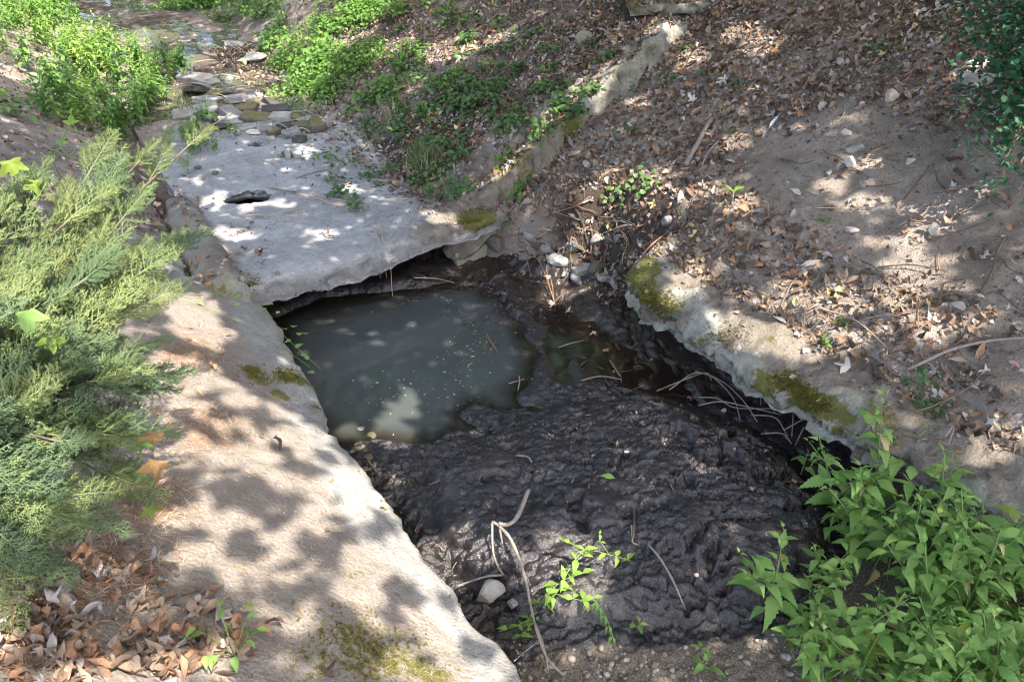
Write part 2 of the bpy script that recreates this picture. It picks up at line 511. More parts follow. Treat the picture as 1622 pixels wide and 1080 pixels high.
add_bvh(V, Q)

# water sheet over pool, film and puddle
ps = axis([(0.6, 4.6, 150)]); pw = axis([(-0.35, 2.75, 120)])
Sp, Wp = np.meshgrid(ps, pw, indexing='ij')
pool, film, mound, pud = mud_fields(Sp, Wp)
murk_shade = sstep(0.0, 0.26, pool) * (1 - 0.9 * sstep(3.4, 3.9, Sp + 0.1 * fbm(Sp * 3, Wp * 3, 88)))  # murk colour stops at the rim; darkened under the slab as painted shade
murk_shade = np.clip(murk_shade, 0, 1)
keep = (np.maximum(np.maximum(pool, film), pud) > -0.12)
Xp, Yp = xy(Sp, Wp)
V = np.stack([Xp, Yp, np.full_like(Xp, -0.004)], -1).reshape(-1, 3)
Q = grid_quads(len(ps), len(pw))
Q = Q[keep.ravel()[Q].all(1)]
used = np.unique(Q); remap = np.full(len(V), -1); remap[used] = np.arange(len(used))
water = link('pool_water', mesh_np('pool_water', V[used], remap[Q], mat=MAT['water'], attrs={'murk_shade': murk_shade.ravel()[used]}))
tag(water, kind='structure', label='murky grey green pool of standing water in the mud')
add_bvh(V[used], remap[Q])

# creek water upstream
cs = axis([(7.7, 30, 90)]); cw = axis([(0.0, 2.6, 20)])
Sc, Wc = np.meshgrid(cs, cw, indexing='ij')
Xc, Yc = xy(Sc, Wc)
Zc = floor_z(Sc) + 0.002
V = np.stack([Xc, Yc, Zc], -1).reshape(-1, 3); Q = grid_quads(len(cs), len(cw))
creek = link('creek_water', mesh_np('creek_water', V, Q, mat=MAT['creek']))
tag(creek, kind='structure', label='shallow creek water running down to the concrete slab')
add_bvh(V, Q)

# ------------------------------------------------------------------ concrete pieces
def plate(name, top, thick, mat, mask=None, rings=4, rough=0.02, inset=0.0, attrs=None, parent=None, seed=0):
    """closed slab: a top sheet (nu,nv,3), ragged sides and a rough underside"""
    nu, nv = top.shape[:2]
    V = top.reshape(-1, 3).copy()
    Q = grid_quads(nu, nv)
    if mask is not None:
        Q = Q[mask.ravel()[Q].all(1)]
    th = np.broadcast_to(np.asarray(thick, float), (nu, nv)).ravel()
    used = np.unique(Q); remap = np.full(len(V), -1); remap[used] = np.arange(len(used))
    V = V[used]; Q = remap[Q]; th = th[used]
    n = len(V)
    B = V.copy()
    B[:, 2] -= th * (1 + 0.22 * fbm(V[:, 0] * 6, V[:, 1] * 6, 91 + seed, 3))
    # boundary edges
    e = np.concatenate([Q[:, [0, 1]], Q[:, [1, 2]], Q[:, [2, 3]], Q[:, [3, 0]]])
    key = np.sort(e, 1); k = key[:, 0].astype(np.int64) * (n + 1) + key[:, 1]
    u_, idx, cnt = np.unique(k, return_index=True, return_counts=True)
    be = e[idx[cnt == 1]]
    nrm = np.zeros((n, 2))
    for a, b in be:
        dx, dy = V[b, 0] - V[a, 0], V[b, 1] - V[a, 1]
        l = math.hypot(dx, dy) + 1e-9
        nn = np.array([dy / l, -dx / l])
        nrm[a] += nn; nrm[b] += nn
    ln = np.linalg.norm(nrm, axis=1, keepdims=True); nrm = nrm / np.maximum(ln, 1e-9)
    # the grid may wind either way: make the normals point outwards
    bidx = np.unique(be)
    p0 = V[Q[0]]; area = np.cross(p0[1, :2] - p0[0, :2], p0[2, :2] - p0[0, :2])
    if area < 0:
        nrm = -nrm
    ringid = {}
    VV = [V, B]; cur = 2 * n
    prof = [0.0, 0.85, 1.0, 0.8, 0.0]
    rid = np.full((rings + 1, n), -1)
    rid[0] = np.arange(n); rid[rings] = np.arange(n) + n
    for r in range(1, rings):
        f = r / rings
        P = V[bidx] * (1 - f) + B[bidx] * f
        nz1 = fbm(P[:, 0] * 9 + P[:, 2] * 7, P[:, 1] * 9 - P[:, 2] * 11, 101 + seed, 3)
        nz2 = fbm(P[:, 0] * 40 + P[:, 2] * 33, P[:, 1] * 40 - P[:, 2] * 37, 111 + seed, 2)
        off = rough * (0.3 + 1.8 * nz1 + 1.1 * nz2) - inset * f
        P[:, :2] += nrm[bidx] * off[:, None]
        rid[r, bidx] = cur + np.arange(len(bidx)); cur += len(bidx)
        VV.append(P)
    B[bidx, :2] -= nrm[bidx] * (inset + 0.01)
    VV[1] = B
    F = [Q, Q[:, ::-1] + n]
    for r in range(rings):
        a = rid[r][be[:, 0]]; b = rid[r][be[:, 1]]; c = rid[r + 1][be[:, 1]]; d = rid[r + 1][be[:, 0]]
        F.append(np.stack([b, a, d, c], -1))
    VA = np.concatenate(VV); FA = np.concatenate(F)
    at = {}
    for kk, arr in (attrs or {}).items():
        arr = np.broadcast_to(arr, (nu, nv)).ravel()[used]
        rest = [arr, arr * 0.3] + [arr[bidx] * (1 - (0.8 if name == 'concrete_slab' else 0.2) * r / rings) for r in range(1, rings)]
        at[kk] = np.concatenate(rest)
    o = link(name, mesh_np(name, VA, FA, mat=MAT[mat], attrs=at), parent)
    add_bvh(V, Q); add_bvh(VA, np.concatenate(F[2:])) if False else None
    return o

def sw_top(S, W, Z):
    x, y = xy(S, W)
    return np.stack([x, y, Z], -1)

# slab bridging the ditch
fe = [swp(u, v, 0.5) for u, v in [(408, 446), (425, 441), (480, 427), (560, 407), (640, 382), (690, 366), (740, 352), (775, 343), (800, 332)]]
fe_w = np.array([p[1] for p in fe]); fe_s = np.array([p[0] for p in fe])
def slab_front(w):
    return np.interp(w, fe_w, fe_s) + 0.028 * fbm(w * 9, w * 0 + 1, 121, 5, .65)
def slab_z(s, w):
    return 0.49 + 0.022 * (s - 3.4) + 0.012 * fbm(s * 1.6, w * 1.6, 131) + 0.006 * fbm(s * 7, w * 7, 133) + 0.004 * fbm(s * 24, w * 24, 135, 2)
wv = axis([(-0.16, 2.25, 150)]); tv = axis([(0, 0.06, 6), (0.06, 1, 230)])
Tg, Wg2 = np.meshgrid(tv, wv, indexing='ij')
f_ = slab_front(Wg2)
back = 7.55 + 0.22 * fbm(Wg2 * 3, Wg2 * 0 + 2, 141, 3)
S2 = f_ + Tg * (back - f_)
Z2 = slab_z(S2, Wg2) - 0.02 * np.exp(-(S2 - f_) / 0.03)
hs, hw = swp(394, 311, 0.53)
HX, HY = xy(hs, hw)
Xt, Yt = xy(S2, Wg2)
ang = np.arctan2(Yt - HY, Xt - HX)
hr = np.hypot((Xt - HX) / 0.20, (Yt - HY) / 0.15) / (1 + 0.18 * vnoise(np.cos(ang) * 2.2 + 5, np.sin(ang) * 2.2, 151))
mask = hr > 0.93
pull = np.exp(-((hr - 1) / 0.10) ** 2)
Z2 = Z2 - 0.012 * pull
# second small hole upstream
h2s, h2w = swp(405, 229, 0.56)
X2, Y2 = xy(h2s, h2w)
hr2 = np.hypot((Xt - X2) / 0.07, (Yt - Y2) / 0.06)
mask &= hr2 > 1
dirt = np.clip(0.12 + 0.35 * fbm(S2 * 1.7, Wg2 * 1.7, 161) + 0.55 * sstep(1.0, 1.7, Wg2 - 0.25 * (S2 - 4)) + 0.5 * sstep(6.2, 7.4, S2) + 0.35 * sstep(0.15, -0.1, Wg2), 0, 1)
moss = np.clip(1.0 * np.exp(-((Wg2 - 1.85) / 0.22) ** 2) * np.exp(-((S2 - f_ - 0.05) / 0.22) ** 2), 0, 1)
slab = plate('concrete_slab', sw_top(S2, Wg2, Z2), (0.20 - 0.03 * sstep(1.0, 1.6, Wg2)) * (1 - 0.8 * np.exp(-np.maximum(hr - 1, 0) / .6)), 'concrete', mask, 5, 0.022, 0.05, {'dirt': dirt, 'moss': moss})
tag(slab, 'grey concrete slab with a broken hole bridging the ditch above the pool', 'concrete slab')

# rounded lip along the left side of the slab
ls = axis([(3.42, 5.3, 90)]); la = axis([(0, 1, 18)])
Sl, Al = np.meshgrid(ls, la, indexing='ij')
wid = 0.30 * np.interp(Sl, [3.42, 3.5, 4.8, 5.3], [0.8, 1, 0.9, 0.55])
Wl = -0.10 - wid * (1 - Al) + 0.02 * fbm(Sl * 2, Sl * 0, 171)
Zl = 0.495 + 0.022 * (Sl - 3.4) + 0.115 * np.sin(np.pi * np.clip(0.12 + 0.88 * (1 - Al), 0, 1)) ** 0.8 * np.interp(Sl, [3.42, 3.48, 4.7, 5.3], [0.75, 1, 1, 0.2]) + 0.008 * fbm(Sl * 8, Wl * 8, 173)
dl = np.clip(0.55 - 0.35 * np.abs(Al - .45) * 0 + 0.5 * fbm(Sl * 2.3, Wl * 2.3, 175), 0, 1)
ml = np.clip(0.75 * np.exp(-((Sl - 3.42) / .12) ** 2) * (1 - Al), 0, 1)
lip = plate('concrete_kerb', sw_top(Sl, Wl, Zl), 0.28, 'concrete_pale', None, 4, 0.012, 0.0, {'dirt': dl, 'moss': ml})
tag(lip, 'rounded weathered concrete kerb along the left side of the slab', 'kerb')

# apron: sloping revetment on the left
def apron_edge(s):
    e = np.interp(s, [-2.5, 0, 0.94, 1.81, 2.4, 3.0, 3.38, 3.45, 3.6, 4.4], [0.05, 0.0, -0.11, -0.13, -0.05, -0.02, -0.03, -0.05, -0.40, -0.42])
    return e + 0.03 * fbm(s * 4, s * 0 + 7, 181, 5, .62) - 0.035 * sstep(.15, .3, fbm(s * 6, s * 0 + 3, 183, 2))
as_ = axis([(-2.6, 4.35, 330)]); av = axis([(0, 0.05, 7), (0.05, 1, 105)])
Sa, Ta = np.meshgrid(as_, av, indexing='ij')
ae = apron_edge(Sa)
Wa = ae + (-2.6 - ae) * Ta
def apron_z(s, w):
    return zl_left(s, np.minimum(w, 0.0)) - 0.6 * np.maximum(w, 0) + 0.03 * fbm(s * 1.4, w * 1.4, 191) + 0.012 * fbm(s * 5, w * 5, 193) + 0.005 * fbm(s * 20, w * 20, 195, 3)
Za = apron_z(Sa, Wa) - 0.008 * np.exp(-(ae - Wa) / 0.015) + np.exp(-(ae - Wa) / 0.16) * (0.016 * fbm(Sa * 13, Wa * 13, 196, 4) - 0.02 * sstep(.2, .4, fbm(Sa * 9, Wa * 9, 198, 3)))
band = ae - Wa
da = np.clip(sstep(0.10, 0.34, band + 0.12 * fbm(Sa * 2.2, Wa * 2.2, 197)) * np.interp(Sa, [1.8, 2.6, 3.4], [1, 0.75, 0.6]) + 0.1, 0, 1)
ma = np.zeros_like(Sa)
for (u, v, r, k) in [(470, 600, .10, 1), (445, 625, .08, .8), (400, 585, .09, .8), (410, 600, .09, .9), (360, 440, .14, .9), (400, 455, .12, 1), (560, 1000, .16, .55), (640, 1050, .16, .6), (500, 1050, .15, .55), (590, 1040, .2, .6), (480, 760, .12, .45), (560, 910, .12, .45), (530, 760, .07, .5), (430, 430, .12, .9), (690, 1075, .12, .7), (500, 640, .06, .7)]:
    d_ = ray(u, v); t = 3.0
    for _ in range(40):
        q = Vector((0, 0, CAM_Z)) + d_ * t
        s_, w_ = sw(q.x, q.y)
        t += (q.z - float(apron_z(np.array(s_), np.array(w_)))) * 0.7
    ma = np.maximum(ma, k * np.exp(-((Sa - s_) ** 2 + (Wa - w_) ** 2) / r ** 2))
apron = plate('concrete_apron', sw_top(Sa, Wa, Za), 0.20, 'concrete_sandy', None, 5, 0.02, 0.03, {'dirt': da, 'moss': ma})
tag(apron, 'sunlit sloping concrete apron on the left, dusted with soil and dry needles', 'concrete apron')

# coping on the right bank with an undercut below it
def coping_front(s):
    e = np.interp(s, [-2.6, -0.9, -0.22, 0.33, 0.76, 1.1, 1.39, 1.8, 2.05, 2.2, 2.32], [2.2, 2.25, 2.2, 2.10, 2.06, 2.10, 2.08, 2.10, 2.12, 2.20, 2.36])
    return e + 0.06 * fbm(s * 4, s * 0 + 11, 201, 6, .7) + 0.04 * sstep(.1, .22, fbm(s * 7, s * 0 + 5, 205, 2)) + 0.03 * np.maximum(fbm(s * 7, s * 0, 203, 4, .6), 0)
cs_ = axis([(-2.6, 2.34, 260)]); cv = axis([(0, 0.12, 10), (0.12, 1, 46)])
Scp, Tcp = np.meshgrid(cs_, cv, indexing='ij')
cf = coping_front(Scp)
Wcp = cf + (2.95 - cf) * Tcp
zr0 = zb_right(Scp, Wcp) + 0.055 * fbm(Scp * 1.1, Wcp * 1.1, 3)
crisp = 0.035 * (1 - sstep(0.18, 0.42, Wcp - cf + 0.2 * fbm(Scp * 2, Wcp * 2, 211))) - 0.045 * sstep(0.2, 0.6, Wcp - cf + 0.2 * fbm(Scp * 2.6, Wcp * 2.6, 212))
Zcp = zr0 + crisp + 0.03 * fbm(Scp * 5, Wcp * 5, 213) + 0.022 * fbm(Scp * 15, Wcp * 15, 215, 4) - 0.03 * np.exp(-(Wcp - cf) / 0.03)
Zcp = Zcp + 0.05 * np.exp(-((Scp - 2.1) / .25) ** 2) - 0.12 * sstep(2.18, 2.34, Scp)
dcp = np.clip(sstep(0.02, 0.26, Wcp - cf + 0.24 * fbm(Scp * 2.6, Wcp * 2.6, 217)) + 0.36 + 0.9 * fbm(Scp * 2.4, Wcp * 2.4, 219) + .5 * sstep(-0.3, -1.0, Scp), 0, 1)
mcp = np.zeros_like(Scp)
for (s0, w0, rs, rw_, k) in [(2.12, 2.25, .20, .16, 1.0), (1.95, 2.16, .16, .10, .85), (0.50, 2.15, .26, .07, 1.1), (0.82, 2.11, .14, .05, .9), (1.35, 2.12, .2, .08, .5), (1.2, 2.4, .25, .1, .4), (0.2, 2.25, .2, .12, .6), (1.0, 2.3, .12, .07, .55), (1.7, 2.2, .2, .1, .55)]:
    mcp = np.maximum(mcp, k * np.exp(-((Scp - s0) / rs) ** 2 - ((Wcp - w0) / rw_) ** 2))
coping = plate('concrete_coping', sw_top(Scp, Wcp, Zcp), 0.125 + 0.07 * np.exp(-((Scp - 2.1) / .3) ** 2) + 0.03 * fbm(Scp * 5, Wcp * 5, 216, 3), 'concrete_pale', None, 5, 0.035, 0.07, {'dirt': dcp, 'moss': mcp})
tag(coping, 'mossy broken concrete coping along the right bank above a dark undercut', 'coping')

# wing wall running straight up the bank
gs = axis([(0, 1, 34)]); gw = axis([(1.75, 4.45, 120)])
Tw, Ww = np.meshgrid(gs, gw, indexing='ij')
s0 = 3.86 + 0.21 * np.clip(Ww - 2.2, 0, 3) - 0.10 * sstep(3.0, 3.8, Ww) + 0.08 * fbm(Ww * 2.2, Ww * 0, 221, 5, .6) + 0.03 * vnoise(Ww * 13, Ww * 0, 223)
s1 = 4.27 + 0.21 * np.clip(Ww - 2.2, 0, 3) + 0.16 * fbm(Ww * 2, Ww * 0 + 4, 225, 3)
Sw_ = s0 + (s1 - s0) * Tw
zup = zb_right(Sw_ * 0 + 4.95, Ww) 
Zw = zup - 0.035 + 0.09 * sstep(3.2, 3.6, Ww) * sstep(4.4, 4.1, Ww) * (1 - .6 * Tw) + 0.06 * fbm(Sw_ * 2.2, Ww * 2.2, 227) + 0.05 * fbm(Sw_ * 7, Ww * 7, 229, 4) + 0.014 * fbm(Sw_ * 25, Ww * 25, 231, 2) - 0.09 * sstep(0.4, 1, Tw)
dw = np.clip(0.55 + 0.9 * fbm(Sw_ * 2, Ww * 1.6, 233) + 0.55 * sstep(0.5, 0.9, Tw) - 0.9 * np.exp(-((Ww - 3.75) / .5) ** 2) + 0.35 * sstep(2.6, 2.0, Ww) * Tw, 0, 1)
mw_ = np.clip(0.7 * fbm(Sw_ * 3, Ww * 3, 235) + 0.4 * np.exp(-((Ww - 2.7) / .6) ** 2) * (1 - .7 * Tw) + .12, 0, 1)
wing = plate('wing_wall', sw_top(Sw_, Ww, Zw), np.interp(Ww, [1.75, 2.2, 4.75], [0.35, 0.5, 0.3]), 'concrete_pale', None, 7, 0.028, -0.10, {'dirt': dw, 'moss': mw_})
tag(wing, 'lichened concrete wing wall running up the leafy bank from the slab', 'wing wall')

# broken slab lying at the top of the wing wall
bp = on_z(1075, 2, 0)
d_ = ray(1065, 10); t = 5.0
for _ in range(60):
    q = Vector((0, 0, CAM_Z)) + d_ * t
    s_, w_ = sw(q.x, q.y)
    t += (q.z - 0.12 - float(zb_right(np.array(s_), np.array(w_)))) * 0.6
TB_S, TB_W = s_, w_
bs = axis([(0, 1, 40)]); bw = axis([(-0.42, 0.5, 46)])
Tb, Wb = np.meshgrid(bs, bw, indexing='ij')
xb = q.x + Wb * 0.99 + 0.0 * Tb
yb = q.y + 0.02 * fbm(Wb * 4, Wb * 0, 241) + Tb * 0.7 + 0.05 * Wb
zb_ = q.z + 0.02 + 0.02 * fbm(xb * 3, yb * 3, 243) + 0.28 * Tb * 0.4
tb = plate('concrete_fragment', np.stack([xb, yb, zb_], -1), 0.10, 'concrete_pale', None, 4, 0.02, 0.02, {'dirt': 0.35 + 0.0 * Wb, 'moss': np.clip(0.5 - Wb, 0, 1) * 0.7})
tag(tb, 'flat concrete fragment jutting from the bank at the top of the wing wall', 'concrete slab')

BV = BVHTree.FromPolygons([tuple(v) for v in np.concatenate(BV_V).tolist()], [tuple(f) for f in np.concatenate(BV_F).tolist()])
CAMP = Vector((0, 0, CAM_Z))
def G(u, v):
    """the ground point (and its normal) seen at a place of the photograph"""
    h = BV.ray_cast(CAMP, ray(u, v).normalized())
    if h[0] is None:
        return on_z(u, v, 0.5), Vector((0, 0, 1))
    n = h[1]
    return h[0], (n if n.z > 0 else -n)

def D(x, y):
    h = BV.ray_cast(Vector((x, y, 9)), Vector((0, 0, -1)))
    if h[0] is None:
        return Vector((x, y, 0)), Vector((0, 0, 1))
    n = h[1]
    return h[0], (n if n.z > 0 else -n)
# ------------------------------------------------------------------ plant and litter materials
def leaf_mat(name, a, b, trans=0.3, midrib=None, rough=0.5, blotch=None):
    m = M(name)
    rn = m.rnd()
    n1 = m.noise(30, 3, 0.6)
    c = m.mix(m.math('ADD', m.math('MULTIPLY', rn, 0.7), m.math('MULTIPLY', n1, 0.3)), a, b)
    if blotch:
        c = m.mix(m.math('MULTIPLY', m.ramp(m.noise(18, 4, 0.7), [(0.5, 0.0), (0.66, 1.0)]), 0.7), c, blotch)
    if midrib:
        sx = m.n('ShaderNodeSeparateXYZ', {0: m.coord()}).outputs
        ax = m.math('ABSOLUTE', sx[0])
        rib = m.math('SUBTRACT', 1.0, m.math('DIVIDE', ax, midrib[0], True), True)
        vein = m.n('ShaderNodeTexWave', {'Vector': m.coord(), 'Scale': midrib[2], 'Distortion': 0.0}, wave_type='BANDS', bands_direction='DIAGONAL').outputs['Fac']
        c = m.mix(m.math('MULTIPLY', rib, 0.5), c, midrib[1])
    nrm = m.bump(n1, 0.35, 0.004)
    p = m.bsdf(c, rough, nrm, 0.35)
    if trans:
        tr = m.n('ShaderNodeBsdfTranslucent', {'Color': c}).outputs[0]
        mx = m.n('ShaderNodeMixShader', {'Fac': trans})
        m.set(mx.inputs[1], p); m.set(mx.inputs[2], tr)
        p = mx.outputs[0]
    MAT[name] = m.done(p)

leaf_mat('nettle_leaf', (0.12, 0.26, 0.05), (0.29, 0.44, 0.12), 0.4, (0.006, (0.22, 0.34, 0.12), 60))
leaf_mat('nettle_stem', (0.12, 0.20, 0.05), (0.17, 0.24, 0.08), 0.0)
leaf_mat('herb_green', (0.07, 0.165, 0.03), (0.17, 0.30, 0.06), 0.35)
leaf_mat('ivy_green', (0.035, 0.095, 0.026), (0.13, 0.21, 0.06), 0.25)
leaf_mat('bright_green', (0.15, 0.28, 0.045), (0.25, 0.36, 0.07), 0.4)
leaf_mat('shrub_green', (0.03, 0.105, 0.05), (0.065, 0.17, 0.075), 0.3)
leaf_mat('juniper_green', (0.14, 0.21, 0.085), (0.32, 0.38, 0.15), 0.35, None, 0.6)
leaf_mat('juniper_blue', (0.10, 0.165, 0.085), (0.20, 0.285, 0.14), 0.3, None, 0.6)
leaf_mat('juniper_brown', (0.14, 0.075, 0.04), (0.24, 0.14, 0.075), 0.15, None, 0.8)
leaf_mat('canopy_leaf', (0.05, 0.11, 0.025), (0.08, 0.16, 0.04), 0.25)
leaf_mat('grass_green', (0.07, 0.13, 0.035), (0.16, 0.21, 0.07), 0.3)
leaf_mat('straw', (0.36, 0.28, 0.17), (0.48, 0.40, 0.27), 0.0, None, 0.7)
leaf_mat('vine_yellow', (0.15, 0.235, 0.03), (0.23, 0.28, 0.05), 0.4, None, .6, (0.12, 0.18, 0.03))
leaf_mat('leaf_rust', (0.20, 0.10, 0.045), (0.26, 0.15, 0.07), 0.3, None, 0.7, (0.13, 0.17, 0.03))
# fallen leaves, one material a colour class
LIT = {
    'tan':    ((0.26, 0.185, 0.13), (0.37, 0.285, 0.21)),
    'pale':   ((0.33, 0.285, 0.26), (0.46, 0.41, 0.375)),
    'brown':  ((0.15, 0.098, 0.068), (0.23, 0.155, 0.11)),
    'orange': ((0.30, 0.155, 0.085), (0.40, 0.235, 0.14)),
    'dark':   ((0.07, 0.05, 0.038), (0.13, 0.095, 0.072)),
    'yellow': ((0.38, 0.33, 0.13), (0.48, 0.42, 0.20)),
    'pink':   ((0.42, 0.24, 0.24), (0.46, 0.28, 0.27)),
    'white':  ((0.56, 0.50, 0.44), (0.66, 0.60, 0.54)),
}
for k, (a, b) in LIT.items():
    leaf_mat('fallen_' + k, a, b, 0.15, None, 0.75, tuple(x * .55 for x in a))
def col_mat(name, rough=0.8, trans=0.1):
    m = M(name)
    c = m.attr('Col', 'Color')
    c = m.mix(m.math('MULTIPLY', m.ramp(m.noise(60, 3, 0.6), [(0.45, 0.0), (0.7, 1.0)]), 0.35), c, (0.05, 0.035, 0.025))
    p = m.bsdf(c, rough, None, 0.25)
    if trans:
        tr = m.n('ShaderNodeBsdfTranslucent', {'Color': c}).outputs[0]
        mx = m.n('ShaderNodeMixShader', {'Fac': trans}); m.set(mx.inputs[1], p); m.set(mx.inputs[2], tr); p = mx.outputs[0]
    MAT[name] = m.done(p)
col_mat('litter_mix'); col_mat('pebble_mix', 0.85, 0)
def bark_mat(name, a, b):
    m = M(name)
    n1 = m.noise(25, 5, 0.7); n2 = m.noise(120, 3, 0.6)
    c = m.mix(m.math('MULTIPLY', m.rnd(), 0.4), m.ramp(n1, [(0.35, a), (0.65, b)]), a)
    MAT[name] = m.done(m.bsdf(c, 0.85, m.bump(n2, 0.5, 0.005), 0.25))
bark_mat('twig_grey', (0.20, 0.165, 0.135), (0.36, 0.315, 0.27))
bark_mat('twig_brown', (0.085, 0.06, 0.045), (0.17, 0.125, 0.095))
bark_mat('twig_red', (0.19, 0.10, 0.065), (0.30, 0.18, 0.12))
bark_mat('bark', (0.10, 0.075, 0.055), (0.19, 0.15, 0.12))
bark_mat('plastic_white', (0.62, 0.66, 0.74), (0.72, 0.76, 0.82))
bark_mat('moss_tuft', (0.07, 0.07, 0.010), (0.19, 0.18, 0.03))

# ------------------------------------------------------------------ shape builders
class MB:
    def __init__(self):
        self.V = []; self.Q = []; self.T = []; self.C = []; self.n = 0
    def add(self, V, Q=None, T=None, col=None):
        V = np.asarray(V, float).reshape(-1, 3)
        if Q is not None and len(Q): self.Q.append(np.asarray(Q, int).reshape(-1, 4) + self.n)
        if T is not None and len(T): self.T.append(np.asarray(T, int).reshape(-1, 3) + self.n)
        self.V.append(V); self.n += len(V)
        self.C.append(np.tile(np.asarray(col if col is not None else (1, 1, 1), float), (len(V), 1)))
    def mesh(self, name, mat, smooth=True, cols=False):
        V = np.concatenate(self.V)
        return mesh_np(name, V, np.concatenate(self.Q) if self.Q else None, np.concatenate(self.T) if self.T else None, MAT[mat], smooth, None, np.concatenate(self.C) if cols else None)

def tube(pts, r0, r1, n=5, wob=0.0):
    P = np.asarray([tuple(p) for p in pts], float); k = len(P)
    T = np.gradient(P, axis=0); T /= (np.linalg.norm(T, axis=1, keepdims=True) + 1e-9)
    up = np.array([0.31, 0.17, 0.93]); A = np.cross(T, up); A /= (np.linalg.norm(A, axis=1, keepdims=True) + 1e-9); B = np.cross(T, A)
    rr = np.linspace(r0, r1, k) * (1 + wob * RNG.uniform(-1, 1, k))
    th = np.arange(n) * 2 * math.pi / n
    V = P[:, None, :] + rr[:, None, None] * (np.cos(th)[None, :, None] * A[:, None, :] + np.sin(th)[None, :, None] * B[:, None, :])
    i = np.arange(k * n).reshape(k, n)
    j = np.roll(i, -1, 1)
    Q = np.stack([i[:-1], j[:-1], j[1:], i[1:]], -1).reshape(-1, 4)
    V = np.concatenate([V.reshape(-1, 3), P[:1], P[-1:]])
    c0, c1 = k * n, k * n + 1
    Tt = np.concatenate([np.stack([j[0], i[0], np.full(n, c0)], -1), np.stack([i[-1], j[-1], np.full(n, c1)], -1)])
    return V, Q, Tt

def spline(pts, k=8):
    """smooth polyline through points (Catmull-Rom)"""
    P = [np.asarray(tuple(p), float) for p in pts]
    P = [2 * P[0] - P[1]] + P + [2 * P[-1] - P[-2]]
    out = []
    for i in range(1, len(P) - 2):
        for t in np.linspace(0, 1, k, endpoint=False):
            a, b, c, d = P[i - 1], P[i], P[i + 1], P[i + 2]
            out.append(0.5 * ((2 * b) + (-a + c) * t + (2 * a - 5 * b + 4 * c - d) * t * t + (-a + 3 * b - 3 * c + d) * t ** 3))
    out.append(P[-2])
    return np.array(out)

def leaf_blade(L=1.0, W=0.5, n=9, teeth=0.12, droop=0.35, fold=0.15, peak=0.33, curl=0.0, seed=0):
    """toothed blade along +Y, upper side +Z"""
    rs = np.random.default_rng(seed)
    t = np.linspace(0, 1, n)
    prof = (t / peak) ** 0.7 * (t < peak) + (t >= peak) * (1 - (np.maximum(t - peak, 0) / (1 - peak)) ** 1.35)
    prof = np.clip(prof, 0, 1)
    prof[0] = 0.06; prof[-1] = 0.0
    tooth = np.where(np.arange(n) % 2 == 0, 1.0, 1.0 - teeth); tooth[0] = tooth[-1] = 1
    hw = prof * tooth * W / 2
    y = t * L * (1 - 0.15 * droop * t); z = -droop * L * t ** 2 * 0.6 + 0.06 * L * np.sin(t * 3.1)
    V = []
    for i in range(n):
        V += [(-hw[i], y[i] + (0.03 * L if i % 2 == 0 and 0 < i < n - 1 else 0), z[i] + fold * hw[i] + curl * hw[i] * rs.normal()),
              (0, y[i], z[i]),
              (hw[i], y[i] + (0.03 * L if i % 2 == 0 and 0 < i < n - 1 else 0), z[i] + fold * hw[i] + curl * hw[i] * rs.normal())]
    Q = []
    for i in range(n - 1):
        a = 3 * i
        Q += [(a, a + 1, a + 4, a + 3), (a + 1, a + 2, a + 5, a + 4)]
    return np.array(V), np.array(Q)

def maple_blade(seed=0, curl=0.3, lobes=5):
    """dry lobed leaf in the XY plane, about 1 across, curled"""
    rs = np.random.default_rng(seed)
    ang = []; rad = []
    lob = {5: [-2.1, -1.05, 0, 1.05, 2.1], 3: [-1.15, 0, 1.15]}[lobes]
    lr = {5: [0.30, 0.47, 0.58, 0.47, 0.30], 3: [0.42, 0.58, 0.42]}[lobes]
    for i, (a, r) in enumerate(zip(lob, lr)):
        r *= rs.uniform(0.85, 1.1)
        for da, k in ((-0.30, 0.62), (-0.13, 0.84), (0, 1.0), (0.13, 0.82), (0.30, 0.60)):
            ang.append(a + da * (1 if lobes == 5 else 1.3) + rs.normal() * .02); rad.append(r * k * rs.uniform(.92, 1.05))
        if i < len(lob) - 1:
            ang.append(a + (lob[1] - lob[0]) / 2); rad.append(0.20 * rs.uniform(.9, 1.2))
    ang.append(math.pi); rad.append(0.10)
    ang = np.array(ang); rad = np.array(rad)
    x = np.sin(ang) * rad; y = np.cos(ang) * rad
    inner = np.stack([x * .5, y * .5], -1); outer = np.stack([x, y], -1)
    P = np.concatenate([[[0, -0.02]], inner, outer])
    ax = rs.uniform(0, math.pi); u = P[:, 0] * math.cos(ax) + P[:, 1] * math.sin(ax); v = -P[:, 0] * math.sin(ax) + P[:, 1] * math.cos(ax)
    z = curl * (1.1 * u * u + 0.5 * rs.normal() * v * v + 0.6 * rs.normal() * u * v) + curl * 0.11 * np.sin(u * 9 + rs.uniform(0, 6)) + curl * 0.09 * np.sin(v * 11 + rs.uniform(0, 6))
    rr = np.hypot(P[:, 0], P[:, 1]); z += curl * 0.35 * rr * np.sin(np.arctan2(P[:, 0], P[:, 1]) * 3 + rs.uniform(0, 6))
    sq = 1 - 0.35 * curl * np.abs(u)
    V = np.column_stack([P[:, 0] * sq, P[:, 1] * sq, z])
    n = len(x)
    T = [(0, 1 + (i + 1) % n, 1 + i) for i in range(n)]
    Q = [(1 + i, 1 + (i + 1) % n, 1 + n + (i + 1) % n, 1 + n + i) for i in range(n)]
    return V, np.array(Q), np.array(T)

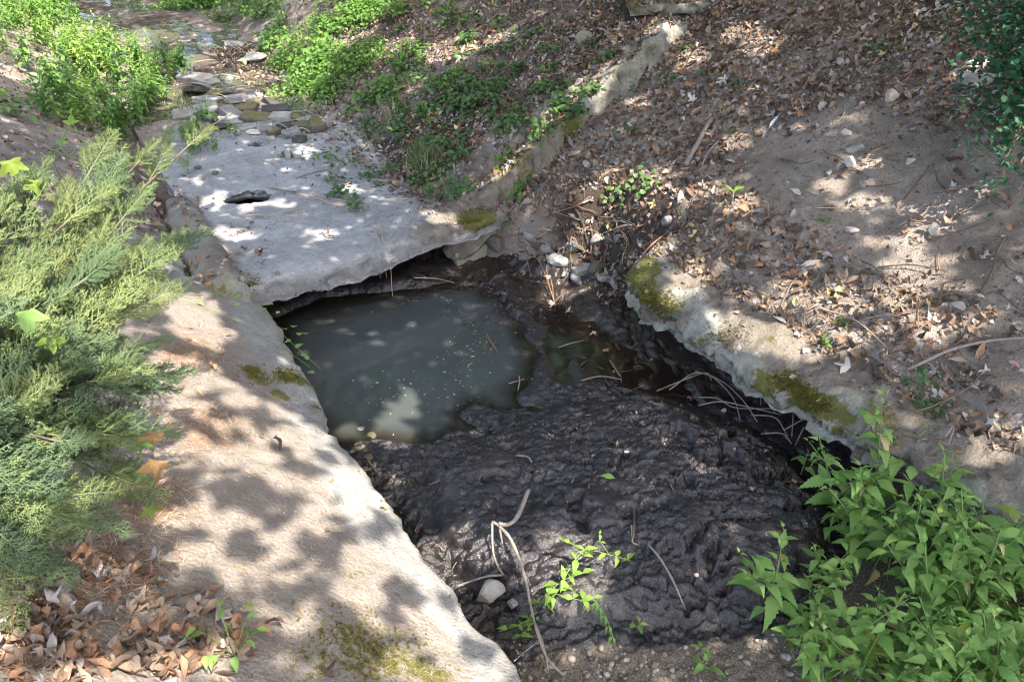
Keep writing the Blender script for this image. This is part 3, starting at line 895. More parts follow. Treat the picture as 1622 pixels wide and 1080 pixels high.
def rot_to(nrm, spin, tilt=0.0, rs=random):
    """local +Z to a tilted ground normal, spun about it"""
    n = Vector(nrm)
    if tilt:
        n = (n + Vector((rs.gauss(0, tilt), rs.gauss(0, tilt), 0))).normalized()
    q = Vector((0, 0, 1)).rotation_difference(n)
    return (q.to_matrix() @ Matrix.Rotation(spin, 3, 'Z'))

def m4(rot3, loc, sc=1.0):
    return Matrix.Translation(loc) @ rot3.to_4x4() @ Matrix.Scale(sc, 4)

def xform(V, rot3, loc, sc=1.0):
    return (np.asarray(V) * sc) @ np.array(rot3).T + np.array(loc)

def rock(name, size, seed, mat, cuts=7, sub=3, rough=0.05):
    rs = np.random.default_rng(seed)
    bm = bmesh.new()
    bmesh.ops.create_icosphere(bm, subdivisions=sub, radius=1.0)
    P = np.array([v.co[:] for v in bm.verts])
    for _ in range(cuts):
        n = rs.normal(size=3); n /= np.linalg.norm(n); d = rs.uniform(0.42, 0.74)
        e = P @ n - d
        P = P - np.where(e > 0, e, 0)[:, None] * n * 0.95
    P += rough * np.stack([fbm(P[:, 1] * 2 + 9 * seed, P[:, 2] * 2 + P[:, 0], 301 + k, 3) for k in range(3)], -1)
    P *= np.array(size) / 2
    for v, p in zip(bm.verts, P): v.co = p
    me = bpy.data.meshes.new(name)
    bm.to_mesh(me); bm.free()
    me.polygons.foreach_set('use_smooth', np.ones(len(me.polygons), bool))
    try:
        me.set_sharp_from_angle(angle=R(32))
    except Exception:
        pass
    me.materials.append(MAT[mat])
    return me

# ------------------------------------------------------------------ stones one can tell apart
STONES = [
    # u, v, size (m), material, name, label, sink, yaw
    (742, 404, (.32, .17, .15), 'rock_mossy', 'stone_block', 'yellow mossed square stone block wedged under the right end of the concrete slab', .35, .5),
    (786, 388, (.24, .2, .19), 'rock_dark', 'stone', 'round dark mossy stone beside the yellow mossed block', .3, 1),
    (881, 417, (.22, .13, .12), 'rock_pale', 'stone', 'long pale grey stone lying left of the flat faced stone at the water', .35, -.3),
    (921, 432, (.22, .15, .15), 'rock_pale', 'stone', 'flat faced pale stone at the edge of the wet mud', .35, .3),
    (904, 412, (.15, .12, .12), 'rock_dark', 'stone', 'dark mossy stone behind the flat faced pale stone', .3, 2),
    (943, 427, (.16, .12, .13), 'rock_dark', 'stone', 'dark upright stone right of the flat faced pale stone', .3, .1),
    (957, 441, (.15, .10, .08), 'rock_grey', 'stone', 'small grey slab of stone below the dark upright stone', .35, .9),
    (972, 452, (.13, .09, .08), 'rock_grey', 'stone', 'small wet grey stone against the mossy end of the coping', .35, 1.8),
    (868, 396, (.15, .13, .12), 'rock_grey', 'stone', 'squarish grey stone in the collapsed bank above the long pale stone', .35, .6),
    (832, 408, (.15, .12, .10), 'rock_grey', 'stone', 'grey stone under the green vine leaves at the slab corner', .35, .6),
    (946, 382, (.13, .10, .12), 'rock_grey', 'stone', 'upright grey stone stuck in the collapsed earth face', .4, .2),
    (916, 393, (.17, .12, .10), 'rock_dark', 'stone', 'brown stone set in the earth face above the pale stones', .45, 2.2),
    (1058, 357, (.13, .10, .10), 'rock_grey', 'stone', 'loose grey stone on the leaf litter above the coping end', .25, .4),
    (866, 440, (.08, .06, .05), 'rock_grey', 'stone', 'small brown grey stone on wet mud at the foot of the pale stones', .3, .4),
    (893, 437, (.09, .06, .05), 'rock_grey', 'stone', 'small flattened stone just left of the flat faced pale stone', .3, 1.4),
    (776, 948, (.16, .12, .15), 'rock_pale', 'stone', 'grey cobble standing on the mud beside the foot of the forked twig', .25, .4),
    (814, 957, (.07, .06, .05), 'rock_grey', 'stone', 'small grey stone just right of the grey cobble by the forked twig', .3, .4),
    (1354, 239, (.135, .10, .07), 'rock_pale', 'stone', 'pale greenish stone on the bare soil directly above the white speckled stone', .25, .1),
    (1347, 264, (.11, .10, .10), 'rock_cream', 'stone', 'white speckled stone on the bare soil of the right bank', .25, .9),
    (1339, 215, (.085, .08, .07), 'rock_cream', 'stone', 'small round tan stone above the pale greenish stone on bare soil', .25, .9),
    (1314, 276, (.08, .05, .04), 'rock_cream', 'stone', 'small cream chip left of the white speckled stone', .25, .7),
    (1440, 258, (.10, .08, .06), 'rock_cream', 'stone', 'pinkish cream stone on bare soil right of the white speckled stone', .3, .7),
    (1347, 367, (.12, .09, .05), 'rock_cream', 'stone', 'flat tan stone lying among the twigs below the bare soil', .25, .5),
    (1475, 373, (.09, .06, .10), 'rock_pale', 'stone', 'upright white stone chip on the right bank', .2, .7),
    (958, 162, (.15, .11, .10), 'rock_pale', 'stone', 'pale round stone at the foot of the lichened wing wall', .25, .2),
    (1411, 157, (.14, .10, .11), 'rock_cream', 'stone', 'cream stone at the top edge of the bare soil patch', .3, .2),
    (1364, 167, (.05, .04, .04), 'rock_cream', 'stone', 'tiny white stone left of the cream stone on the soil', .2, .2),
    (1545, 132, (.36, .22, .10), 'rock_grey', 'stone', 'long grey stone ledge half under the dark shrub', .2, .1),
    (1537, 112, (.10, .07, .07), 'rock_cream', 'stone', 'sunlit cream stone on the grey ledge under the dark shrub', .0, .4),
    (457, 249, (.14, .09, .08), 'rock_dark', 'rubble_chunk', 'dark stone chunk with a pale band lying on the concrete slab', .15, .2),
    (340, 276, (.09, .06, .05), 'rock_dark', 'stone', 'small dark stone on the slab near its left edge', .2, .2),
    (312, 267, (.09, .06, .04), 'rock_dark', 'stone', 'dark flat stone where the slab meets the left litter', .2, .9),
    (497, 207, (.30, .24, .24), 'rock_dark', 'stone', 'brown mossy boulder at the right bank above the slab rubble', .3, .2),
    (920, 68, (.28, .14, .2), 'rock_mossy', 'stone', 'yellow mossed stone beside the top of the wing wall', .3, .9),
    (400, 97, (.55, .35, .18), 'rock_pale', 'stone', 'pale angular slab of stone at the right edge of the creek', .3, .4),
    (372, 72, (.40, .3, .14), 'rock_grey', 'stone', 'grey stone slab behind the pale angular one in the creek edge', .3, .9),
    (993, 717, (.035, .03, .025), 'rock_cream', 'stone', 'tiny white pebble on the black mud', .2, .2),
    (1104, 911, (.03, .025, .02), 'rock_cream', 'stone', 'tiny white pebble on the mud by the tall nettle', .2, .2),
    (1392, 846, (.14, .10, .06), 'rock_cream', 'stone', 'tan stone chip in the nettles below the dark undercut', .2, .2),
    (1310, 672, (.10, .07, .12), 'rock_cream', 'stone', 'cream stone chip under the moss behind the tall nettle top', .0, .2),
]
def block(name, size, seed, mat):
    bm = bmesh.new(); bmesh.ops.create_cube(bm, size=1.0)
    bmesh.ops.subdivide_edges(bm, edges=bm.edges[:], cuts=7, use_grid_fill=True)
    P = np.array([v.co[:] for v in bm.verts])
    r_ = np.max(np.abs(P), axis=1); rnd = np.sum((np.abs(P) > .44), axis=1)
    P *= (1 - .06 * (rnd >= 2))[:, None]
    P[:, 2] *= 1 - .25 * P[:, 0]; P[:, 1] += .15 * P[:, 0]
    P += .05 * np.stack([fbm(P[:, 1] * 3 + seed, P[:, 2] * 3 + P[:, 0] * 2, 331 + k, 4) for k in range(3)], -1)
    P *= np.array(size)
    for v, p in zip(bm.verts, P): v.co = p
    me = bpy.data.meshes.new(name); bm.to_mesh(me); bm.free()
    me.polygons.foreach_set('use_smooth', np.ones(len(me.polygons), bool)); me.set_sharp_from_angle(angle=R(35)); me.materials.append(MAT[mat])
    return me
for i, (u, v, size, mt, nm, lb, sink, yaw) in enumerate(STONES):
    p, n = G(u, v)
    me = block(nm, size, 5, mt) if nm == 'stone_block' else rock(nm, size, 500 + i, mt, 7, 3, 0.07)
    o = link(nm, me, None, p + Vector((0, 0, size[2] * (0.5 - sink))))
    o.rotation_euler = (random.uniform(-.15, .15), random.uniform(-.15, .15), yaw)
    tag(o, lb, 'stone')
    if nm == 'rubble_chunk':
        bmb = MB()
        bmb.add(*[np.array([(x * .026, y * .062, z * .047) for x in (-1, 1) for y in (-1, 1) for z in (-1, 1)]), np.array([(0, 1, 3, 2), (4, 6, 7, 5), (0, 4, 5, 1), (2, 3, 7, 6), (0, 2, 6, 4), (1, 5, 7, 3)])])
        link('pale_band', bmb.mesh('pale_band', 'rock_pale', False), o)

# earth-face stones: a jumble of smaller ones
for i in range(26):
    u = random.uniform(815, 1000); v = random.uniform(375, 446)
    p, n = G(u, v)
    s_, w_ = sw(p.x, p.y)
    if p.z > 0.42 or w_ < 2.2: continue
    k = random.uniform(.05, .11)
    me = rock('stone', (k * 1.3, k, k * .9), 700 + i, random.choice(['rock_grey', 'rock_dark', 'rock_grey', 'rock_wet']), 6, 2)
    o = link('stone', me, None, p + Vector((0, 0, k * .15))); o.rotation_euler = (random.uniform(0, 3), random.uniform(0, 3), random.uniform(0, 6))
    tag(o, 'fist sized stone tumbled from the collapsed earth face between slab and coping', 'stone', 'stones tumbled from the earth face')

# rubble plates upstream of the slab
RUB = [(330, 190, .8, .22), (372, 185, .5, .2), (410, 190, .42, .3), (345, 205, .35, .25), (438, 178, .36, .25), (420, 205, .3, .2), (455, 200, .3, .25), (390, 175, .3, .2), (310, 180, .6, .3), (350, 172, .5, .22),
       (330, 160, .4, .3), (445, 190, .25, .2), (470, 185, .3, .22), (480, 205, .25, .2), (380, 158, .4, .3), (345, 150, .45, .3), (315, 145, .5, .3), (365, 195, .3, .2), (402, 168, .3, .2), (462, 215, .22, .15), (435, 213, .2, .15),
       (420, 228, .16, .12), (330, 130, .5, .35), (310, 125, .5, .3), (430, 165, .25, .2), (450, 170, .22, .2), (475, 225, .15, .12), (490, 190, .2, .15), (465, 160, .25, .2), (395, 205, .22, .16)]
for i, (u, v, a, b) in enumerate(RUB):
    p, n = G(u, v)
    h = random.uniform(.05, .10)
    mt_ = random.choice(['rock_grey', 'rock_dark', 'rock_grey', 'rock_dark', 'rock_wet', 'rock_pale'])
    me = block('stone_plate', (a * .85, b * .8, h), 40 + i * 3, mt_) if i % 3 else rock('stone_plate', (a, b, h * 1.3), 800 + i, mt_, 12, 3, 0.05)
    o = link('stone_plate', me, None, p + Vector((0, 0, h * .2)))
    o.rotation_euler = (random.gauss(0, .13), random.gauss(0, .13), random.gauss(0.1, .7))
    ph = f'{"large" if a > .4 else "small"} flat {"dark" if "dark" in me.materials[0].name else "pale" if "pale" in me.materials[0].name else "grey"} stone plate ' + ('by the creek water above the slab' if v < 162 else 'at the left side of the slab rubble' if u < 365 else 'in the middle of the slab rubble' if u < 430 else 'near the brown mossy boulder')
    tag(o, ph, 'stone', ph.replace('plate', 'plates'))
for i in range(45):
    u = random.uniform(300, 520); v = random.uniform(120, 232)
    if v > 215 and u < 400: continue
    p, n = G(u, v)
    if p.z > 0.85: continue
    k = random.uniform(.05, .12)
    me = rock('rubble_stone', (k * 1.5, k, k * .6), 900 + i, random.choice(['rock_grey', 'rock_pale', 'rock_dark', 'rock_cream']), 6, 2)
    o = link('rubble_stone', me, None, p + Vector((0, 0, k * .1))); o.rotation_euler = (0.1, 0.1, random.uniform(0, 6))
    tag(o, 'small loose stone among the flat plates at the head of the slab', 'stone', 'small rubble above the slab')

# white plastic scrap on the bank
p, n = G(1220, 206)
V_, Q_ = leaf_blade(.12, .05, 7, 0.0, -.3, .4, .4)
o = link('plastic_scrap', mesh_np('plastic_scrap', V_, Q_, mat=MAT['plastic_white']), None, None, m4(rot_to(n, -1.2, .1), p + n * .015))
tag(o, 'bluish white plastic scrap lying on the brown soil', 'litter')

# gravel at the near end of the ditch
ico = bmesh.new(); bmesh.ops.create_icosphere(ico, subdivisions=1, radius=1.0)
ICO_V = np.array([v.co[:] for v in ico.verts]); ICO_T = np.array([[v.index for v in f.verts] for f in ico.faces]); ico.free()
def pebble_bed(name, n, samp, smin, smax, pal, label):
    mb = MB()
    for i in range(n):
        x, y = samp()
        p, nn = D(x, y)
        if p is None: continue
        k = smin * (smax / smin) ** (random.random() ** 2.0)
        P = ICO_V * RNG.uniform(0.75, 1.15, (len(ICO_V), 1)) * np.array([k, k * random.uniform(.6, 1), k * random.uniform(.45, .8)])
        c = np.array(random.choice(pal)) * random.uniform(.75, 1.2)
        mb.add(xform(P, Matrix.Rotation(random.uniform(0, 6.3), 3, 'Z') @ Matrix.Rotation(random.gauss(0, .4), 3, 'X'), p + nn * k * .15), None, ICO_T, c)
    o = link(name, mb.mesh(name, 'pebble_mix', True, True))
    return tag(o, label, None, None, 'stuff')
def samp_box(s0, s1, w0, w1):
    return lambda: xy(random.uniform(s0, s1), random.uniform(w0, w1))
PEB = [(.24, .21, .165), (.18, .15, .115), (.27, .24, .195), (.13, .10, .075), (.25, .20, .14), (.34, .31, .265), (.15, .12, .09)]
def samp_gravel():
    while True:
        s = random.uniform(-1.2, .4); w = random.uniform(.0, 1.6)
        if float(poly_sd(np.array(s), np.array(w), MOUND)) < -.10: return xy(s, w)
pebble_bed('gravel', 2200, samp_gravel, .006, .024, PEB, 'small mixed gravel at the near end of the ditch')
pebble_bed('wet_gravel', 260, samp_box(2.6, 3.5, 1.3, 2.5), .006, .02, [(.05, .045, .04), (.08, .075, .07), (.15, .14, .13)], 'small wet grit at the foot of the slab')
SOILP = [(.20, .165, .135), (.16, .13, .105), (.25, .21, .18), (.11, .085, .07)]
pebble_bed('soil_crumbs', 6500, samp_box(-2, 4.4, 2.3, 7.5), .003, .016, SOILP, 'crumbs of dry soil on the right bank')
pebble_bed('dust_crumbs', 2600, samp_box(-2, 4.2, -2.2, -.12), .002, .008, [(.40, .33, .27), (.3, .24, .19), (.2, .16, .12)], 'crumbs of dusty soil on the left apron')
# ------------------------------------------------------------------ fallen leaves
MAPLE = [maple_blade(s, c, l) for s, c, l in [(1, .35, 5), (2, .6, 5), (3, .9, 5), (4, 1.2, 5), (5, .5, 3), (6, 1.0, 3), (7, 1.3, 3), (8, .7, 5)]]
OVAL = [leaf_blade(1, .5, 7, 0, .7, .5, .45, .12, s) for s in range(3)] + [leaf_blade(1, .42, 7, 0, -.9, .9, .4, .2, s) for s in range(3)] + [leaf_blade(1, .3, 7, .05, 1.2, 1.0, .4, .3, 9)]
OVAL = [(V - V.mean(0), Q, None) for V, Q in OVAL]
SHAPES = MAPLE + OVAL

def plane_hit(u, v, fn):
    d_ = ray(u, v); t = 3.0
    for _ in range(60):
        q = CAMP + d_ * t
        t += (q.z - fn(q.x, q.y)) * .7
    return q
BAREP = []
for (u, v, r) in [(1290, 215, .75), (1400, 265, .8), (1330, 300, .6), (1480, 330, .55), (1570, 420, .5), (1400, 400, .4), (1220, 250, .45), (1580, 580, .4), (1130, 170, .35), (1580, 340, .55), (1000, 165, .35), (1060, 190, .4)]:
    p, n = G(u, v); BAREP.append((p.x, p.y, r * .7))
HEAVY = []
for (u, v, r) in [(960, 310, .6), (930, 290, .4), (1010, 300, .35), (870, 330, .3), (1400, 520, .55), (1060, 280, .5), (1150, 400, .5), (1250, 480, .5), (1350, 60, 1.6), (1150, 90, .8), (700, 60, 1.2), (900, 280, .4), (1430, 590, .35)]:
    p, n = G(u, v); HEAVY.append((p.x, p.y, r))

def litter_density(x, y):
    s, w = sw(x, y)
    if w > 0 and w < float(edge_r(np.array(s))) - .05 and s < 8:
        return 0.0
    if w >= 0:
        d = .6 + .55 * float(fbm(x * 1.3, y * 1.3, 401, 3))
        for bx, by, r in BAREP:
            d -= .85 * math.exp(-((x - bx) ** 2 + (y - by) ** 2) / (r * r))
        for bx, by, r in HEAVY:
            d += .8 * math.exp(-((x - bx) ** 2 + (y - by) ** 2) / (r * r))
        if s < 2.4 and w < 2.45: d *= .3
        if 3.8 < s < 4.35 and w < 4.6: d *= .7
        return max(d, .05)
    if s < 4.2:
        d = 0.03
        return d
    return .45

cand = []
def col_class(s, w):
    r = random.random()
    for k, p in (('tan', .27), ('pale', .17), ('brown', .27), ('orange', .06), ('dark', .21), ('yellow', .02)):
        if r < p: return k
        r -= p
    return 'tan'
tries = 0
while len(cand) < 36000 and tries < 220000:
    tries += 1
    s = random.uniform(-2, 5) if random.random() < .62 else random.uniform(4.3, 11)
    w = random.uniform(1.4, 7.2) if random.random() < .88 else random.uniform(-3, -.35)
    x, y = xy(s, w)
    if random.random() > litter_density(x, y): continue
    p, n = D(x, y)
    if p.z < .12: continue
    size = random.choice([.03, .04, .05, .05, .05, .06, .06, .07, .08, .09, .11])
    cand.append((p, n, size, col_class(s, w), 0, 'bank'))
# drifts on the apron: lower left corner pile, kerb gutter, foot of the juniper
for (u0, v0, ru, rv, cnt) in [(280, 1000, 95, 60, 95), (60, 1000, 70, 80, 130), (190, 920, 60, 30, 26), (350, 430, 60, 22, 36), (60, 930, 70, 30, 30), (285, 1050, 60, 30, 45), (150, 1050, 80, 30, 50), (330, 590, 40, 60, 8), (150, 870, 60, 25, 14), (240, 780, 40, 40, 8), (290, 330, 30, 40, 12)]:
    for _ in range(cnt):
        u = random.gauss(u0, ru * .6); v = random.gauss(v0, rv * .6)
        p, n = G(u, v)
        cand.append((p + Vector((0, 0, random.uniform(0, .02))), n, random.choice([.05, .06, .075, .09]), random.choice(['tan', 'tan', 'brown', 'orange', 'pale', 'brown']), 0, 'apron'))
for (u0, v0, ru, rv, cnt) in [(385, 365, 30, 14, 14), (510, 370, 18, 6, 6), (560, 280, 90, 30, 40), (470, 240, 60, 20, 16), (690, 330, 50, 10, 18), (320, 330, 30, 20, 12), (400, 400, 14, 10, 6)]:
    for _ in range(cnt):
        u = random.gauss(u0, ru * .6); v = random.gauss(v0, rv * .6)
        p, n = G(u, v)
        cand.append((p, n, random.choice([.035, .045, .06, .075]), random.choice(['tan', 'dark', 'brown', 'pale', 'dark']), 0, 'slab'))
rank = []
for i, (p, n, size, cl, _, zone) in enumerate(cand):
    q = to_px(p)
    if q is None or not (-20 < q[0] < 1642 and -20 < q[1] < 1100):
        rank.append((0, i)); continue
    rank.append((size / q[2], i))
rank.sort(reverse=True)
chosen = set(i for r, i in rank[:268])
LEAFME = {}
def litter_mesh(si, cl):
    if (si, cl) not in LEAFME:
        V, Q, T = SHAPES[si]
        LEAFME[(si, cl)] = mesh_np('fallen_leaf', V, Q, T, MAT['fallen_' + cl])
    return LEAFME[(si, cl)]
LAND = [(1050, 60, 'by the concrete fragment at the bank top'), (900, 90, 'upslope beside the wing wall'), (960, 170, 'below the lichened part of the wing wall'), (1480, 60, 'on the upper litter near the dark shrub'), (1250, 60, 'on the dark litter at the bank top'),
        (1200, 150, 'on the slope above the bare soil'), (1400, 200, 'on the bare soil around the pale stones'), (1550, 300, 'on the soil below the dark shrub'), (960, 300, 'on the leaf pile between the walls'), (1080, 270, 'around the thick branch piece'),
        (1120, 400, 'above the mossy end of the coping'), (1250, 450, 'among the twigs above the middle of the coping'), (1400, 500, 'in the leaf heap above the coping'), (1550, 450, 'on the bare soil by the dark sticks'), (1450, 620, 'above the right part of the coping'), (1580, 620, 'beside the long grey stick'),
        (1180, 560, 'on the coping above the dark undercut'), (1600, 760, 'on the soil above the nettles'), (700, 100, 'among the ivy left of the wing wall'), (600, 250, 'at the right margin of the slab'), (450, 120, 'among the herbs right of the creek'), (60, 180, 'on the left bank behind the juniper'),
        (280, 1000, 'in the leaf drift around the small weed'), (60, 1000, 'in the drift in the near left corner'), (190, 920, 'on the apron beside the leaf drift'), (350, 430, 'in the gutter behind the kerb'), (90, 920, 'at the foot of the juniper'), (330, 590, 'on the apron right of the juniper'), (240, 790, 'below the rusty vine leaf'),
        (390, 360, 'on the slab in front of the broken hole'), (510, 370, 'near the front edge of the slab'), (690, 330, 'on the mossy right end of the slab'), (330, 330, 'on the slab beside the kerb')]
LANDP = [(G(u, v)[0], t) for u, v, t in LAND]
def near(p):
    return min(LANDP, key=lambda a: (a[0] - p).length)[1]
def kind_of(si):
    return 'lobed' if si < len(MAPLE) else 'oval'
WORD = {'tan': 'tan', 'pale': 'pale greyish', 'brown': 'brown', 'orange': 'orange brown', 'dark': 'dark brown', 'yellow': 'yellowish'}
WHERE = {'bank': 'in the leaf litter on the right bank', 'apron': 'in the drift of leaves on the left apron', 'slab': 'on top of the concrete slab'}
mb = MB()
for i, (p, n, size, cl, _, zone) in enumerate(cand):
    si = random.randrange(len(SHAPES)) if random.random() < .8 else random.randrange(len(MAPLE))
    rot = rot_to(n, random.uniform(0, 6.3), .42)
    lift = n * size * random.uniform(-.08, .32)
    if i in chosen:
        o = link('fallen_leaf', litter_mesh(si, cl), None, None, m4(rot, p + lift, size))
        ph = f'{"large" if size > .085 else "small"} {WORD[cl]} {kind_of(si)} dry leaf {near(p)}'
        tag(o, ph, 'fallen leaf', ph.replace(' dry leaf ', ' dry leaves '))
    else:
        V, Q, T = SHAPES[si]
        a, b = LIT[cl]
        c = np.array(a) + (np.array(b) - np.array(a)) * random.random()
        mb.add(xform(V, rot, p + lift, size), Q, T, c)
# small broken bits of leaf everywhere on the banks
for _ in range(36000):
    if random.random() < .8:
        x, y = xy(random.uniform(-2, 5.5), random.uniform(1.5, 7))
    else:
        x, y = xy(random.uniform(4, 10), random.uniform(-2, 5))
    if random.random() > litter_density(x, y) + .12: continue
    p, n = D(x, y)
    if p.z < .1: continue
    k = random.uniform(.008, .038)
    rot = rot_to(n, random.uniform(0, 6.3), .5)
    P = np.array([(-.5, -.4, 0), (.5, -.3, .15), (.4, .5, 0), (-.3, .4, .2)]) * RNG.uniform(.6, 1.3, (4, 3))
    a, b = LIT[random.choice(['tan', 'pale', 'brown', 'dark', 'orange', 'dark', 'brown'])]
    c = np.array(a) + (np.array(b) - np.array(a)) * random.random()
    mb.add(xform(P, rot, p + n * k * .3, k), [(0, 1, 2, 3)], None, c)
tag(link('leaf_litter', mb.mesh('leaf_litter', 'litter_mix', True, True)), 'dense brown leaf litter spread over the banks', None, None, 'stuff')

# dry needles and specks on apron and slab
mb = MB()
def needles(cnt, samp, lmin, lmax, pal, wid=.0016):
    for _ in range(cnt):
        x, y = samp()
        p, n = D(x, y)
        l = random.uniform(lmin, lmax); a = random.uniform(0, 6.3)
        rot = rot_to(n, a, .18)
        P = np.array([(-wid, -l / 2, 0), (wid, -l / 2, .0), (wid * .6, 0, l * .08), (-wid * .6, 0, l * .08), (wid, l / 2, 0), (-wid, l / 2, 0)])
        mb.add(xform(P, rot, p + n * .003), [(0, 1, 2, 3), (3, 2, 4, 5)], None, np.array(random.choice(pal)) * random.uniform(.7, 1.2))
NP = [(.36, .25, .16), (.28, .18, .11), (.46, .36, .26), (.17, .11, .075), (.40, .26, .15)]
def apron_samp():
    while True:
        s = random.uniform(-2.2, 4.2); w = random.uniform(-2.2, 0)
        if -w > .1 + random.random() * .35: return xy(s, w)
needles(12000, apron_samp, .008, .04, NP, .0013)
def drift_samp():
    u0, v0, r = random.choice([(150, 850, 60), (60, 1000, 60), (300, 560, 30), (230, 790, 40), (170, 900, 50), (330, 680, 40)])
    p, n = G(random.gauss(u0, r), random.gauss(v0, r * .6)); return p.x, p.y
needles(3800, drift_samp, .03, .075, [(.42, .26, .16), (.34, .2, .12), (.5, .38, .27)])
needles(1800, samp_box(3.5, 7.3, -.1, 1.5), .01, .035, [(.10, .08, .06), (.16, .12, .09), (.30, .24, .18)])
needles(900, samp_box(3.5, 5.5, 1.0, 1.9), .02, .06, [(.10, .08, .06), (.2, .15, .11), (.34, .28, .2)])
needles(7000, samp_box(-2, 4.2, 2.4, 6.5), .02, .09, [(.10, .075, .055), (.17, .12, .09), (.28, .21, .15)], .002)
tag(link('needle_litter', mb.mesh('needle_litter', 'litter_mix', True, True)), 'dry brown needles and stalks strewn over apron, slab and banks', None, None, 'stuff')

# bits stuck in the wet mud
for i in range(95):
    c = random.choice([(1000, 560, 110, 50), (950, 620, 80, 40), (620, 760, 40, 40), (900, 740, 160, 80), (1100, 760, 120, 70), (850, 450, 80, 20), (660, 900, 30, 40)])
    p, n = G(random.gauss(c[0], c[2] * .7), random.gauss(c[1], c[3] * .7))
    if p.z > .33: continue
    if random.random() < .5:
        a = random.uniform(0, 6.3); l = random.uniform(.03, .11)
        pts = [p + Vector((math.cos(a) * l * k, math.sin(a) * l * k, .004 + random.uniform(0, .008))) for k in (-.5, 0, .5)]
        mb_ = MB(); mb_.add(*tube(spline(pts, 3), random.uniform(.0018, .004), .0015, 4)); o = link('twig_bit', mb_.mesh('twig_bit', random.choice(['twig_brown', 'twig_grey', 'twig_red'])))
        tag(o, 'short broken twig bit stuck on the wet black mud', 'twig', 'twig bits on the mud')
    else:
        o = link('leaf_scrap', litter_mesh(random.randrange(len(SHAPES)), random.choice(['dark', 'brown', 'dark', 'tan'])), None, None, m4(rot_to(n, random.uniform(0, 6.3), .2), p + n * .003, random.uniform(.02, .05)))
        tag(o, 'small dark leaf scrap pressed into the wet mud', 'leaf scrap', 'leaf scraps on the mud')
for i in range(14):
    p, n = G(random.gauss(585, 14), random.gauss(735, 22))
    if p.z > .3: continue
    k = random.uniform(.025, .06)
    o = link('stone', rock('stone', (k * 1.4, k, k * .6), 1200 + i, random.choice(['rock_wet', 'rock_grey', 'rock_dark', 'rock_wet']), 8, 2), None, p); o.rotation_euler = (.1, .1, random.uniform(0, 6))
    tag(o, 'small tan or grey stone in the debris between apron edge and pool', 'stone', 'small stones between apron edge and pool')
# leaves that stand out
SPECIAL = [
    (1110, 318, .135, 'pink', 0, 'pinkish mauve leaf lying on dark litter of the right bank'),
    (832, 433, .095, 'orange', 0, 'orange pointed leaf lying on wet mud near the stones'),
    (876, 486, .10, 'white', 3, 'whitish curled leaf on the edge of the wet film, left one of two'),
    (899, 495, .085, 'white', 2, 'whitish crumpled leaf just right of another white leaf on the wet film'),
    (938, 530, .08, 'white', 1, 'white leaf on the wet mud right of the pool'),
    (935, 518, .05, 'orange', 4, 'small orange leaf touching the white leaf right of the pool'),
    (958, 559, .085, 'orange', 4, 'salmon coloured leaf on dark wet mud'),
    (1032, 571, .04, 'yellow', 4, 'tiny yellowish leaf on wet mud left of the coping'),
    (979, 702, .07, 'yellow', 6, 'curled yellow leaf standing on the churned mud'),
    (611, 807, .06, 'yellow', 3, 'yellow leaf at the broken edge of the left apron'),
    (968, 468, .12, 'tan', 3, 'tan leaf lying beside the mossy coping end on the mud'),
    (948, 470, .10, 'pale', 2, 'pale leaf left of the tan leaf beside the mossy coping end'),
    (960, 484, .09, 'brown', 5, 'brown leaf in the mud below the tan leaf by the coping end'),
    (1092, 632, .06, 'pink', 3, 'pinkish leaf caught in the dead twigs below the coping'),
    (1148, 654, .07, 'pink', 6, 'curled pinkish leaf at the edge of the mud mound'),
    (992, 285, .14, 'orange', 0, 'large orange leaf on the leaf pile between the walls'),
    (985, 300, .11, 'tan', 5, 'tan leaf under the large orange leaf on the leaf pile'),
    (1038, 322, .10, 'yellow', 2, 'cream yellow leaf on the leaf pile above the earth face'),
    (965, 352, .12, 'yellow', 3, 'pale yellow leaf hanging over the earth face'),
    (936, 250, .16, 'tan', 3, 'big curled tan leaf below the mossy wing wall'),
    (1135, 25, .15, 'orange', 1, 'rust coloured leaf at the dark top of the bank'),
    (1102, 50, .15, 'orange', 1, 'orange leaf below the concrete fragment at the top'),
    (1008, 95, .17, 'brown', 2, 'large brown leaf beside the lichened wing wall'),
    (1007, 112, .12, 'white', 1, 'whitish leaf under the large brown leaf by the wing wall'),
    (1345, 585, .15, 'white', 4, 'white pointed leaf on the coping behind the tall nettle'),
    (1437, 370, .09, 'orange', 6, 'orange twisted leaf on the bare soil near the flat tan stone'),
    (1335, 395, .09, 'orange', 6, 'orange leaf strip lying below the flat tan stone'),
    (1568, 500, .11, 'orange', 6, 'rolled orange leaf on the far right bare soil'),
    (1500, 355, .12, 'tan', 5, 'sunlit tan leaf at the edge of bare soil'),
    (1275, 555, .09, 'white', 1, 'pale leaf lying on the middle of the coping'),
    (1150, 128, .15, 'white', 0, 'large whitish maple leaf on the upper bank'),
    (1098, 160, .12, 'white', 0, 'whitish maple leaf left of the larger whitish one on the upper bank'),
    (1572, 668, .13, 'white', 0, 'pale ragged leaf above the right end of the coping'),
    (1640 - 30, 577, .08, 'pink', 4, 'small reddish pink leaf at the far right of the bank'),
    (1233, 620, .05, 'tan', 4, 'tiny tan leaf on the mossy coping patch'),
    (1170, 560, .10, 'white', 4, 'pale leaf on the upper coping left of the moss'),
]
for (u, v, size, cl, si, lb) in SPECIAL:
    p, n = G(u, v)
    o = link('fallen_leaf', litter_mesh(si, cl), None, None, m4(rot_to(n, random.uniform(0, 6.3), .15), p + n * size * .16, size))
    tag(o, lb, 'fallen leaf')

